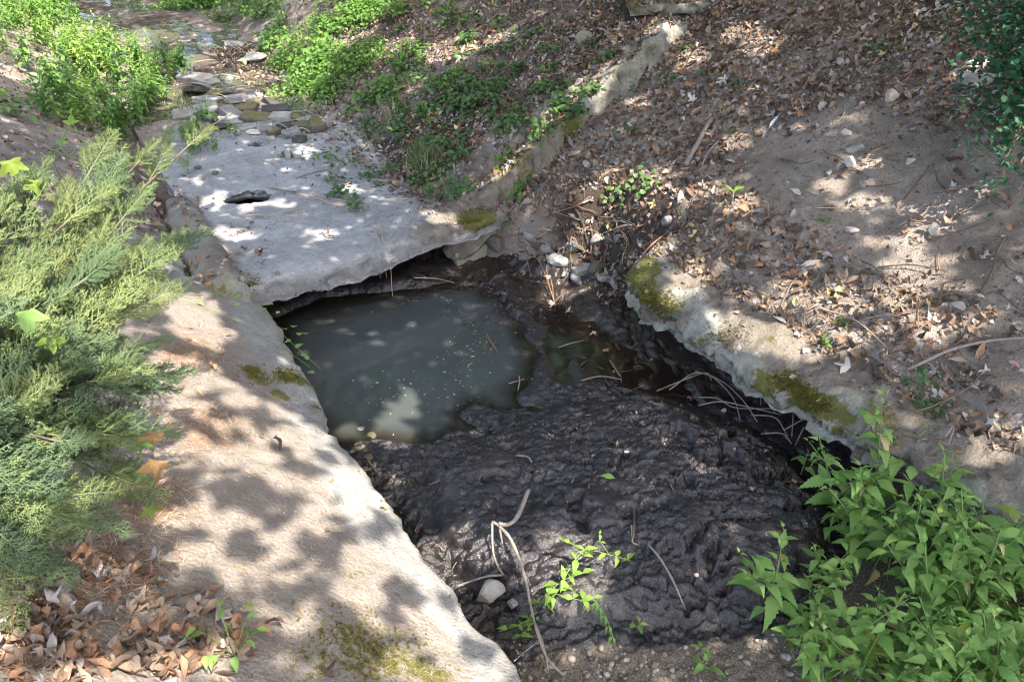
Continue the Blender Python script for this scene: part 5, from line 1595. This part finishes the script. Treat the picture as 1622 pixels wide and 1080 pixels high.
tuft('grass_tuft', 300, 175, 60, .25, 'thin grass at the left of the slab rubble', ('grass_green', 'straw'), spread=.25)
tuft('grass_tuft', 650, 135, 50, .22, 'light grass tuft among ivy on the middle bank', ('grass_green', 'straw'), spread=.2)

# ------------------------------------------------------------------ lush herbs on the left creek bank
def herb_mesh(seed, h, n_st, leaf, mat):
    rs = np.random.default_rng(seed); mb = MB()
    for s_ in range(n_st):
        a = rs.uniform(0, 6.3); b = np.array([math.cos(a), math.sin(a), 0]) * rs.uniform(0, .2)
        lean = np.array([rs.normal(0, .18), rs.normal(0, .18), 1.0]); hh = h * rs.uniform(.7, 1.1)
        mb.add(*tube([b, b + lean * hh * .5, b + lean * hh], .004, .002, 3))
        for i in range(int(hh / .055)):
            t = .25 + .75 * (i + .5) / int(hh / .055); p = b + lean * hh * t
            for sg in (0, 1):
                aa = i * 1.57 + sg * math.pi + rs.normal(0, .3)
                V, Q = leaf_blade(1, .40, 5, 0, rs.uniform(.3, .9), .2, .35, .05, seed * 100 + i)
                sz = leaf * (.5 + .6 * min(1, (1 - t) * 3)) * rs.uniform(.8, 1.15)
                mb.add(xform(V, Matrix.Rotation(aa, 3, 'Z') @ Matrix.Rotation(rs.normal(.12, .3), 3, 'X'), p, sz), Q)
    return mb.mesh('herb', mat)
HERB = [herb_mesh(80 + i, h, n, .12, m_) for i, (h, n, m_) in enumerate([(.55, 4, 'herb_green'), (.65, 5, 'herb_green'), (.45, 5, 'herb_green'), (.6, 4, 'bright_green'), (.5, 6, 'herb_green')])]
random.seed(33)
cnt = 0; tries = 0
HP = []
while cnt < 215 and tries < 9000:
    tries += 1
    s = random.uniform(6.9, 19); 
    w0 = np.interp(s, [6.9, 8, 9.2, 9.8, 10.6, 12, 19], [-.45, .05, .45, 1.0, .35, .05, -.1])
    w = w0 - abs(random.gauss(0, 1)) * np.interp(s, [7, 9, 14], [.25, .65, 1.1])
    if any((s - a) ** 2 + (w - b) ** 2 < .15 ** 2 for a, b in HP): continue
    HP.append((s, w))
    x, y = xy(s, w); p, n = D(x, y)
    o = link('herb', random.choice(HERB), None, None, m4(rot_to(Vector((0, 0, 1)), random.uniform(0, 6.3), .08), p, random.uniform(.55, 1.0)))
    hs_ = o.scale.x if o.scale.x != 1 else o.matrix_basis.to_scale().x
    tag(o, *(lambda ph: (ph, 'herb', ph.replace('herb', 'herbs', 1)))((('tall' if hs_ > .85 else 'middling' if hs_ > .7 else 'low') + (' light' if 'bright' in o.data.materials[0].name else '') + ' green herb ') + ('spilling across the creek above the rubble' if 9 < s < 10.6 and w > .3 else 'at the near end of the left bank growth' if s < 8.2 else 'along the water edge of the left growth' if w > w0 - .35 and s < 12 else 'at the back of the left bank growth' if s < 12 else 'far up the left creek side'))); cnt += 1
for i in range(16):
    u = random.gauss(305, 30); v = random.gauss(225, 18)
    p, n = G(u, v); o = link('herb', random.choice(HERB), None, None, m4(rot_to(Vector((0, 0, 1)), random.uniform(0, 6.3), .1), p, random.uniform(.25, .45)))
    tag(o, 'small low herb at the left margin of the slab behind the juniper', 'herb', 'small herbs at the left slab margin')
for i in range(26):
    u = random.gauss(60, 60); v = random.gauss(160, 30)
    p, n = G(u, v); o = link('ivy_clump', random.choice(IVY), None, None, m4(rot_to(n, random.uniform(0, 6.3), .1), p, random.uniform(.7, 1.2)))
    tag(o, 'low green clump on the left bank below the herbs', 'ivy', 'clumps on the left bank')

# broad vine leaves standing above the left bank
p0 = on_z(110, 300, .9)
root = empty('vine', p0, 'young vine with broad dull green leaves rising behind the juniper', 'vine')
mb = MB(); base = Vector(p0)
LV = [(100, 178, 1.45), (85, 205, 1.42), (125, 212, 1.38), (112, 196, 1.42), (95, 228, 1.3), (108, 250, 1.22), (82, 246, 1.25)]
vm = [mesh_np('leaf', *(lambda a: (a[0] * np.array([1, 1, .5]), a[1], a[2]))(maple_blade(200 + i, .35, 3)), mat=MAT['nettle_leaf' if i != 0 else 'bright_green']) for i in range(3)]
mb.add(*tube(spline([(0, 0, -.4)] + [tuple(on_z(u, v, z) - base) for u, v, z in LV[::-1][:5]], 5), .005, .003, 5))
link('stem', mb.mesh('stem', 'nettle_stem'), root)
for i, (u, v, z) in enumerate(LV):
    link('leaf', vm[i % 3], root, None, m4(Matrix.Rotation(random.uniform(0, 6.3), 3, 'Z') @ Matrix.Rotation(.5, 3, 'X'), on_z(u, v, z) - base, random.uniform(.14, .2)))

# bindweed trailing over the apron edge
root_p, _ = G(285, 455)
root = empty('bindweed', root_p, 'green bindweed vine trailing over the left apron to the pool', 'vine')
def vine_strand(pts, leafpos, sz=.055):
    P = []
    for u, v, h in pts:
        p, n = G(u, v)
        if p.z < .25: p = on_z(u, v, .33)
        P.append(p + Vector((0, 0, h)) - root_p)
    mb = MB(); C = spline(P, 6); mb.add(*tube(C, .0028, .0016, 5)); link('stem', mb.mesh('stem', 'nettle_stem'), root)
    for (u, v, k) in leafpos:
        p, n = G(u, v)
        if p.z < .25: p = on_z(u, v, .36)
        V, Q = leaf_blade(1, .72, 9, 0, .4, .25, .25, .05, int(u))
        rot = Matrix.Rotation(random.uniform(-2.5, 2.5), 3, 'Z') @ Matrix.Rotation(random.gauss(.1, .3), 3, 'X')
        link('leaf', mesh_np('leaf', V, Q, mat=MAT['nettle_leaf']), root, None, m4(rot, p + Vector((0, 0, .04)) - root_p, sz * k))
vine_strand([(262, 468, .03), (300, 485, .03), (360, 505, .02), (420, 540, .02), (470, 572, .03), (492, 590, .04)], [(262, 455, 1.1), (270, 445, 1), (255, 462, .8), (300, 452, 1.2), (305, 460, 1), (322, 487, .9)])
vine_strand([(300, 470, .03), (370, 480, .03), (420, 500, .03), (450, 540, .05), (480, 570, .06), (510, 592, .03)], [(365, 472, 1.1), (378, 480, 1.3), (390, 474, .8), (405, 478, 1), (372, 493, .9), (435, 490, .9), (418, 500, 1), (452, 530, 1.1), (466, 527, 1.2), (475, 540, 1.3), (463, 548, 1), (485, 538, 1), (470, 560, 1.1), (478, 572, .9), (490, 578, .8), (500, 600, .9), (440, 505, .8)])

# weed at the lower left
p, n = G(372, 1040)
root = empty('weed', p, 'small leafy weed growing from the leaf drift at the lower left', 'weed')
mb = MB(); lv = []
for a in np.linspace(0, 6.3, 7)[:-1]:
    e = Vector((math.cos(a) * .09, math.sin(a) * .09, .09 + random.uniform(0, .05)))
    mb.add(*tube([(0, 0, 0), tuple(e * .6 + Vector((0, 0, .02))), tuple(e)], .002, .0012, 4))
    for k in (.55, .8, 1):
        lv.append((a + random.gauss(0, .7), e * k + Vector((0, 0, .01))))
link('stem', mb.mesh('stem', 'nettle_stem'), root)
for i, (a, e) in enumerate(lv):
    link('leaf', NL[i % 4], root, None, m4(Matrix.Rotation(a - 1.57, 3, 'Z') @ Matrix.Rotation(random.gauss(0, .3), 3, 'X'), e, random.uniform(.035, .055)))

# ------------------------------------------------------------------ juniper
def spray_mesh(seed, dens=22, sub=8):
    rs = np.random.default_rng(seed); mb = MB()
    def cone(a, b, r):
        a = np.asarray(a, float); b = np.asarray(b, float); d = b - a; l = np.linalg.norm(d) + 1e-9; d = d / l
        u = np.cross(d, [.3, .2, .9]); u /= np.linalg.norm(u) + 1e-9; v = np.cross(d, u)
        V = [a + r * u, a + r * (-.5 * u + .866 * v), a + r * (-.5 * u - .866 * v), b]
        mb.add(V, None, [(0, 1, 3), (1, 2, 3), (2, 0, 3)])
    curve = rs.normal(0, .10); lift = rs.normal(0, .08)
    def ax(t): return np.array([curve * t * t, t, lift * t * t - .05 * t * t])
    mb.add(*tube([ax(t) for t in np.linspace(0, 1, 7)], .013, .005, 4))
    for i in range(dens):
        t = .08 + .92 * (i + .5) / dens
        sg = 1 if i % 2 else -1
        p = ax(t); ln = (.36 * (1 - t) ** .8 + .07) * rs.uniform(.75, 1.15)
        an = rs.normal(.72, .12)
        d = np.array([sg * math.sin(an), math.cos(an), rs.normal(0, .5)]); d /= np.linalg.norm(d)
        e = p + d * ln + np.array([0, .04 * ln, 0])
        cone(p, e, .0075)
        for j in range(max(3, int(sub * ln / .25))):
            tj = .15 + .85 * (j + .5) / max(3, int(sub * ln / .25))
            q = p + (e - p) * tj; sj = 1 if j % 2 else -1
            a2 = an * sg + sj * rs.normal(.62, .12)
            d2 = np.array([math.sin(a2), math.cos(a2), rs.normal(0, .5)]); d2 /= np.linalg.norm(d2)
            l2 = (.11 * (1 - .5 * tj)) * rs.uniform(.7, 1.2)
            e2 = q + d2 * l2
            cone(q, e2, .008)
            for k in range(3):
                f = (k + .6) / 3; q3 = q + (e2 - q) * f
                a3 = a2 + (1 if k % 2 else -1) * rs.normal(.65, .15)
                d3 = np.array([math.sin(a3), math.cos(a3), rs.normal(0, .35)]); d3 /= np.linalg.norm(d3)
                cone(q3, q3 + d3 * .042 * rs.uniform(.7, 1.3), .008)
    return mb
SPR = []
for i in range(5):
    b_ = spray_mesh(300 + i, 24 + i, 11)
    SPR.append([b_.mesh('spray', m_) for m_ in ('juniper_green', 'juniper_blue')])
SPRB = spray_mesh(333, 14, 5).mesh('spray', 'juniper_brown')
JB = Vector((-1.72, 1.62, 1.28))
root = empty('juniper_bush', JB, 'feathery green juniper bush spilling over the left apron', 'juniper')
LIMBS = [(318, 213, 2.85), (230, 245, 2.7), (150, 262, 2.6), (60, 285, 2.5), (10, 330, 2.4), (262, 392, 2.62), (270, 402, 2.5), (225, 470, 2.45), (215, 555, 2.3), (205, 615, 2.25), (180, 690, 2.15), (165, 750, 2.08),
         (130, 815, 1.98), (60, 870, 1.9), (0, 880, 1.85), (120, 340, 2.45), (200, 340, 2.5), (40, 440, 2.2), (140, 440, 2.3), (200, 500, 2.3), (80, 560, 2.05), (160, 600, 2.12), (20, 640, 1.9), (100, 700, 1.9), (-40, 520, 2.0), (-60, 760, 1.75), (170, 690, 2.05), (50, 780, 1.85)]
random.seed(12)
def cam_pt(u, v, dist):
    d = ray(u, v); return CAMP + d * dist
for li, (u, v, dist) in enumerate(LIMBS):
    tip = cam_pt(u, v, dist) - JB
    st = Vector((random.gauss(0, .05), random.gauss(0, .05), random.uniform(.0, .2)))
    mid = st.lerp(tip, .5) + Vector((random.gauss(0, .05), random.gauss(0, .05), .10 if v < 500 else .16))
    C = spline([st, st.lerp(mid, .5) + Vector((0, 0, .03)), mid, tip], 8)
    mb = MB(); mb.add(*tube(C, .012, .003, 5, .1))
    br = link('branch', mb.mesh('branch', 'bark'), root)
    nC = len(C)
    ns = 10
    for k in range(ns):
        t = .28 + .72 * (k + .6) / ns
        i = min(nC - 2, int(t * (nC - 1)))
        p = Vector(C[i]); tg = (Vector(C[i + 1]) - Vector(C[i])).normalized()
        sgn = 1 if k % 2 else -1
        side = tg.cross(Vector((0, 0, 1))).normalized() * sgn
        dirv = (tg * random.uniform(.7, 1.1) + side * random.uniform(.2, .75) * (1 - .6 * t) + Vector((0, 0, random.uniform(-.05, .4)))).normalized()
        if k == ns - 1: dirv = (tg + Vector((0, 0, .1))).normalized()
        upv = (Vector((0, -.35, 1)) + Vector((random.gauss(0, .5), random.gauss(0, .4), 0))).normalized()
        xv = dirv.cross(upv).normalized(); zv = xv.cross(dirv)
        rot = Matrix((xv, dirv, zv)).transposed()
        ln = random.uniform(.17, .29) * (1.0 if t < .85 else .8)
        low = v > 600
        me = SPRB if (t < .65 and random.random() < .3) else random.choice(SPR)[1 if random.random() < (.5 if low else .3) else 0]
        link('spray', me, br, None, m4(rot, p, ln))
# vine leaves caught in the juniper
for (u, v, dist, k, cl, lb) in [(18, 262, 2.35, .11, 'vine_yellow', 'yellow green lobed leaf on top of the juniper at the frame edge'), (55, 290, 2.42, .10, 'vine_yellow', 'yellow green lobed leaf half sunk in the top of the juniper'),
                                (45, 500, 1.9, .12, 'nettle_leaf', 'large bright green vine leaf in front of the juniper'), (80, 535, 1.95, .08, 'bright_green', 'pointed green vine leaf below the large bright one in the juniper'),
                                (250, 735, 2.02, .105, 'leaf_rust', 'rusty orange green vine leaf hanging at the right side of the juniper'), (243, 690, 2.05, .08, 'leaf_rust', 'olive brown vine leaf above the rusty one beside the juniper'), (225, 700, 2.05, .09, 'nettle_leaf', 'dull green vine leaf left of the rusty one beside the juniper'),
                                (237, 805, 2.12, .07, 'vine_yellow', 'small yellowish green leaf on the soil below the juniper')]:
    V, Q, T = maple_blade(int(u * 3 + v), .75, 5)
    V = V * np.array([1.15, 1, .8])
    p = cam_pt(u, v, dist)
    d = -ray(u, v).normalized()
    n = (d + Vector((random.gauss(-.3, .3), 0, .5 + random.gauss(0, .2)))).normalized()
    o = link('vine_leaf', mesh_np('vine_leaf', V, Q, T, MAT[cl]), None, None, m4(rot_to(n, random.uniform(2.2, 4.0)), p, k))
    tag(o, lb, 'vine leaf')

# ------------------------------------------------------------------ dark shrub at the upper right
sp_, _n = G(1700, 150)
root = empty('shrub', sp_, 'dark green small leaved shrub hanging over the upper right bank', 'shrub')
rs = np.random.default_rng(9)
mb = MB(); fb = MB()
LB = [leaf_blade(1, .72, 5, 0, .2, .15, .45, .03, i) for i in range(3)]
TIPS = [(1560, 30, 4.6), (1600, 70, 4.5), (1545, 120, 4.6), (1575, 150, 4.5), (1610, 170, 4.4), (1560, 200, 4.5), (1600, 230, 4.35), (1585, 262, 4.35), (1640, 120, 4.3), (1650, 220, 4.2), (1620, 20, 4.4), (1680, 40, 4.3), (1700, 150, 4.2), (1590, 110, 4.45), (1625, 90, 4.4), (1580, 0, 4.6), (1640, -20, 4.5), (1530, 20, 4.8), (1600, 290, 4.3), (1640, 60, 4.3), (1615, 130, 4.35), (1640, 180, 4.25), (1610, 210, 4.3), (1650, 0, 4.3), (1670, 90, 4.2)]
for (u, v, dist) in TIPS:
    tip = np.array(cam_pt(u, v, dist) - sp_)
    C = spline([(0, 0, -.05), tuple(tip * .4 + np.array([0, 0, .25])), tuple(tip * .75 + np.array([0, 0, .15])), tuple(tip)], 7)
    mb.add(*tube(C, .008, .003, 4))
    for k in range(125):
        t = rs.uniform(.45, 1.03); i = min(len(C) - 1, int(t * (len(C) - 1)))
        p = C[i] + rs.normal(0, .13, 3) * np.array([1, 1, .8])
        V, Q = LB[rs.integers(3)]
        rot = Matrix.Rotation(rs.uniform(0, 6.3), 3, 'Z') @ Matrix.Rotation(rs.normal(.3, .5), 3, 'X') @ Matrix.Rotation(rs.normal(0, .5), 3, 'Y')
        fb.add(xform(V, rot, p, rs.uniform(.03, .06)), Q)
link('branches', mb.mesh('branches', 'bark'), root)
tag(link('foliage', fb.mesh('foliage', 'shrub_green'), root), None, None, None, 'stuff')

# ------------------------------------------------------------------ moss cushions on the concrete
mb = MB()
def moss_patch(u0, v0, ru, rv, n, only=None):
    for _ in range(n):
        p, nn = G(random.gauss(u0, ru * .5), random.gauss(v0, rv * .5))
        if p.z < .3: continue
        k = random.uniform(.006, .016)
        for j in range(3):
            rot = rot_to(nn, random.uniform(0, 6.3), .5)
            P = np.array([(-.25, 0, 0), (.25, 0, 0), (.08, .15, 1), (-.08, .15, 1)]) * k
            mb.add(xform(P, rot, p - nn * .002), [(0, 1, 2, 3)], None, np.array(random.choice([(.14, .14, .02), (.19, .175, .03), (.09, .09, .012), (.20, .17, .045)])))
for a in [(1240, 598, 22, 14, 350), (1258, 612, 24, 14, 420), (1275, 628, 24, 13, 420), (1295, 645, 22, 12, 380), (1040, 485, 34, 28, 1500), (1005, 460, 20, 30, 350), (745, 352, 30, 9, 450), (450, 595, 25, 12, 350), (400, 590, 16, 10, 200), (400, 455, 20, 12, 300), (600, 1035, 110, 50, 420), (1150, 530, 50, 20, 200), (540, 1000, 70, 40, 160), (820, 255, 24, 14, 260), (860, 235, 26, 16, 260)]:
    moss_patch(*a)
tag(link('moss', mb.mesh('moss', 'litter_mix', True, True)), 'olive green moss cushions on the concrete edges', None, None, 'stuff')

# ------------------------------------------------------------------ trees whose crowns shade the ditch (they stand behind and beside the viewer)
SPOTS = [(300, 490, .16), (330, 530, .13), (290, 590, .15), (330, 600, .09), (270, 650, .12), (410, 640, .09), (300, 700, .24), (340, 720, .2), (450, 690, .17), (400, 740, .22), (510, 750, .22), (470, 790, .14), (250, 840, .2), (330, 820, .15), (420, 850, .16), (560, 850, .17),
         (600, 900, .15), (300, 930, .2), (480, 930, .13), (170, 880, .16), (150, 1000, .13), (60, 960, .16), (180, 1040, .12), (660, 950, .14), (760, 1025, .14), (560, 940, .13), (640, 1030, .11), (230, 960, .15), (560, 790, .1), (620, 830, .1), (380, 940, .12), (390, 1000, .1),
         (740, 870, .09), (700, 900, .09), (660, 870, .10), (720, 1050, .1), (615, 682, .10), (640, 645, .06), (555, 688, .06), (900, 900, .17), (925, 925, .1), (640, 640, .05),
         (345, 315, .09), (390, 325, .05), (350, 365, .06), (380, 372, .05), (440, 322, .05), (510, 372, .04), (700, 345, .06), (560, 300, .03), (480, 240, .04),
         (395, 125, .22), (425, 160, .2), (350, 190, .1), (80, 60, .9), (150, 110, .6), (230, 150, .4), (60, 130, .5), (220, 60, .5), (500, 100, .35), (560, 40, .4), (450, 80, .35), (480, 150, .25), (20, 20, .9), (300, 100, .3),
         (620, 80, .22), (690, 85, .2), (730, 88, .13), (790, 60, .1), (930, 145, .10), (1055, 40, .12), (1205, 75, .13), (1170, 55, .10), (1480, 342, .12), (1230, 470, .08), (1370, 465, .10), (1035, 310, .08), (955, 300, .10), (1600, 700, .1), (1340, 470, .08), (1120, 300, .06), (1090, 90, .08), (1085, 105, .1), (1535, 112, .05), (980, 330, .06), (870, 470, .05), (1290, 480, .07), (1450, 520, .07), (740, 60, .08), (650, 140, .07)]
SHADE = [(400, 520, .16), (450, 560, .14), (320, 560, .07), (375, 580, .11), (350, 643, .05), (433, 647, .07), (338, 680, .045), (420, 683, .05), (500, 640, .1), (360, 757, .05), (450, 803, .08), (417, 810, .07), (500, 860, .08), (400, 880, .085), (443, 915, .08), (383, 950, .07), (500, 920, .06),
         (233, 867, .08), (240, 892, .06), (183, 830, .08), (160, 960, .08), (200, 997, .08), (100, 1037, .09), (520, 1013, .10), (417, 1047, .10), (267, 787, .09), (483, 960, .08), (33, 1020, .06), (673, 953, .06), (590, 973, .08), (625, 1015, .07), (727, 1020, .05), (573, 907, .05), (580, 820, .05), (610, 835, .04),
         (310, 850, .05), (350, 900, .06), (290, 960, .05), (330, 1010, .07), (530, 800, .05), (480, 745, .05), (540, 740, .05), (470, 700, .05), (300, 750, .06), (390, 780, .05), (250, 1000, .06), (560, 870, .04)]
random.seed(91)
SPOTS += [(random.uniform(880, 1600), random.uniform(60, 640), random.choice([.04, .05, .06, .08])) for _ in range(28)]
S3 = [(G(u, v)[0], r) for u, v, r in SPOTS]
for (u, v, dist, r) in [(60, 430, 2.2, .16), (150, 470, 2.25, .17), (220, 400, 2.45, .13), (150, 650, 2.05, .15), (190, 300, 2.5, .14), (270, 250, 2.7, .12), (40, 700, 1.9, .12), (140, 780, 2.0, .12), (20, 480, 2.1, .14), (110, 560, 2.1, .1), (200, 570, 2.25, .12), (100, 290, 2.5, .13), (40, 270, 2.4, .12), (20, 820, 1.9, .1), (180, 740, 2.05, .1)]:
    S3.append((cam_pt(u, v, dist), r))
SPV = np.array([tuple(p) for p, r in S3]); SPR_ = np.array([r for p, r in S3])
SV = np.array(SUN_V)
ncan = 115000
rs = np.random.default_rng(77)
ss = rs.uniform(-4, 17, ncan); ww = rs.uniform(-3.5, 8.0, ncan)
gx, gy = xy(ss, ww); gz = np.where(ww > 2.1, zb_right(ss, ww), np.where(ww < 0, zl_left(ss, ww), .2))
tt = rs.uniform(4.8, 8.4, ncan)
LP = np.stack([gx, gy, gz], -1) + SV * tt[:, None]
okm = np.ones(ncan, bool)
for c, r in zip(SPV, SPR_):
    d = LP - c
    along = d @ SV
    perp = np.linalg.norm(d - along[:, None] * SV, axis=1)
    okm &= ~((along > 0) & (perp < r + .075 + rs.normal(0, .025, ncan)))
SHADE = [(u + random.gauss(0, 26), v + random.gauss(0, 16), r * random.uniform(.35, .8)) for u, v, r in SHADE for _ in range(3)]
for (u, v, r) in SHADE:
    c = np.array(tuple(G(u, v)[0])); d = LP - c
    along = d @ SV; perp = np.linalg.norm(d - along[:, None] * SV, axis=1)
    okm |= (along > 0) & (perp < r)
okm &= ~((ss > 8.5) & (rs.uniform(0, 1, ncan) < .55))
LP = LP[okm]
TREES = [((5.0, -4.0), -3.0, 4.0), ((8.5, 4.0), 4.0, 10.5), ((-11.0, 7.5), 10.5, 30.0)]
ls_, lw_ = sw(LP[:, 0], LP[:, 1])
QA = np.array([(-.5, 0, 0), (0, -.32, .05), (.5, 0, 0), (0, .32, .05)])
BACK = [((-9, 21), 7, 3.6), ((-3.5, 20), 7.5, 3.8), ((2.5, 19), 8, 4.0), ((8.5, 18), 8.5, 4.0), ((-15, 20), 8, 4), ((-6, 27), 10, 4.5), ((0, 26), 11, 4.8), ((6.5, 25), 11, 4.5), ((13, 23), 11, 4.5)]  # unseen trees added upstream to keep low sky out of the water's reflection
for bi, ((tx, ty), hh, rad) in enumerate(BACK):
    gp, _ = D(tx, ty)
    root = empty('background_tree', gp, 'unseen leafy tree upstream that keeps low sky off the pool', 'tree', 'unseen trees beyond the creek')
    tb_ = MB(); tb_.add(*tube(spline([(0, 0, -.3), (.1, .1, hh * .3), (-.1, .2, hh * .75)], 5), .2, .06, 8, .05)); link('trunk', tb_.mesh('trunk', 'bark'), root)
    n_ = 4200
    pts = rs.normal(size=(n_, 3)); pts /= np.linalg.norm(pts, axis=1, keepdims=True); pts *= (rs.uniform(.25, 1, n_) ** .4)[:, None] * rad
    pts *= (1 + .25 * fbm(pts[:, 0] * .6 + bi * 7, pts[:, 1] * .6 + pts[:, 2] * .5, 900))[:, None]
    pts[:, 2] = pts[:, 2] * hh * .5 / rad + hh * .52
    qs_ = rs.normal(size=(n_, 3, 3)); VV = np.einsum('nij,kj->nki', qs_ / 1.7, QA) * rs.uniform(.3, .5, n_)[:, None, None] + pts[:, None, :]
    tag(link('crown', mesh_np('crown', VV.reshape(-1, 3), np.arange(n_ * 4).reshape(-1, 4), None, MAT['canopy_leaf'], False), root), None, None, None, 'stuff')
for ti, ((tx, ty), s0_, s1_) in enumerate(TREES):
    sel = LP[(ls_ >= (s0_ if ti else -99)) & (ls_ < s1_)]
    gp, _ = D(tx, ty)
    root = empty('shade_tree', gp, ['broad tree behind the viewer whose leaves dapple the apron', 'broad tree on the right bank shading the slab and the litter', 'broad tree upstream on the left bank shading the creek'][ti], 'tree')
    cen = Vector(sel.mean(0)) - gp
    tb_ = MB(); tb_.add(*tube(spline([(0, 0, -.3), (.1, .05, 1.5), tuple(Vector((cen.x * .15, cen.y * .15, cen.z * .55))), tuple(Vector((cen.x * .45, cen.y * .45, cen.z * .9)))], 6), .26, .11, 10, .05))
    link('trunk', tb_.mesh('trunk', 'bark'), root)
    lb_ = MB()
    for k in range(10):
        tgt = Vector(sel[rs.integers(len(sel))]) - gp
        a = Vector((cen.x * .2, cen.y * .2, cen.z * rs.uniform(.5, .8)))
        if False: pass
        lb_.add(*tube(spline([a, a.lerp(tgt, .5) + Vector((0, 0, .5)), tgt + Vector((0, 0, .3))], 6), .035, .010, 6, .05))
    link('limbs', lb_.mesh('limbs', 'bark'), root)
    cb = MB()
    n_ = len(sel)
    qs = rs.normal(size=(n_, 4)); qs /= np.linalg.norm(qs, axis=1, keepdims=True)
    w0, x0, y0, z0 = qs.T
    RM = np.stack([1 - 2 * (y0 * y0 + z0 * z0), 2 * (x0 * y0 - z0 * w0), 2 * (x0 * z0 + y0 * w0), 2 * (x0 * y0 + z0 * w0), 1 - 2 * (x0 * x0 + z0 * z0), 2 * (y0 * z0 - x0 * w0), 2 * (x0 * z0 - y0 * w0), 2 * (y0 * z0 + x0 * w0), 1 - 2 * (x0 * x0 + y0 * y0)], -1).reshape(n_, 3, 3)
    sz = rs.uniform(.16, .26, n_)
    VV = np.einsum('nij,kj->nki', RM, QA) * sz[:, None, None] + (sel - np.array(gp))[:, None, :]
    cr = mesh_np('crown', VV.reshape(-1, 3), np.arange(n_ * 4).reshape(-1, 4), None, MAT['canopy_leaf'], False)
    tag(link('crown', cr, root), None, None, None, 'stuff')

for o in list(COL.objects):
    if o.parent is None and o.type in ('MESH', 'EMPTY') and 'kind' not in o:
        o['kind'] = 'thing'
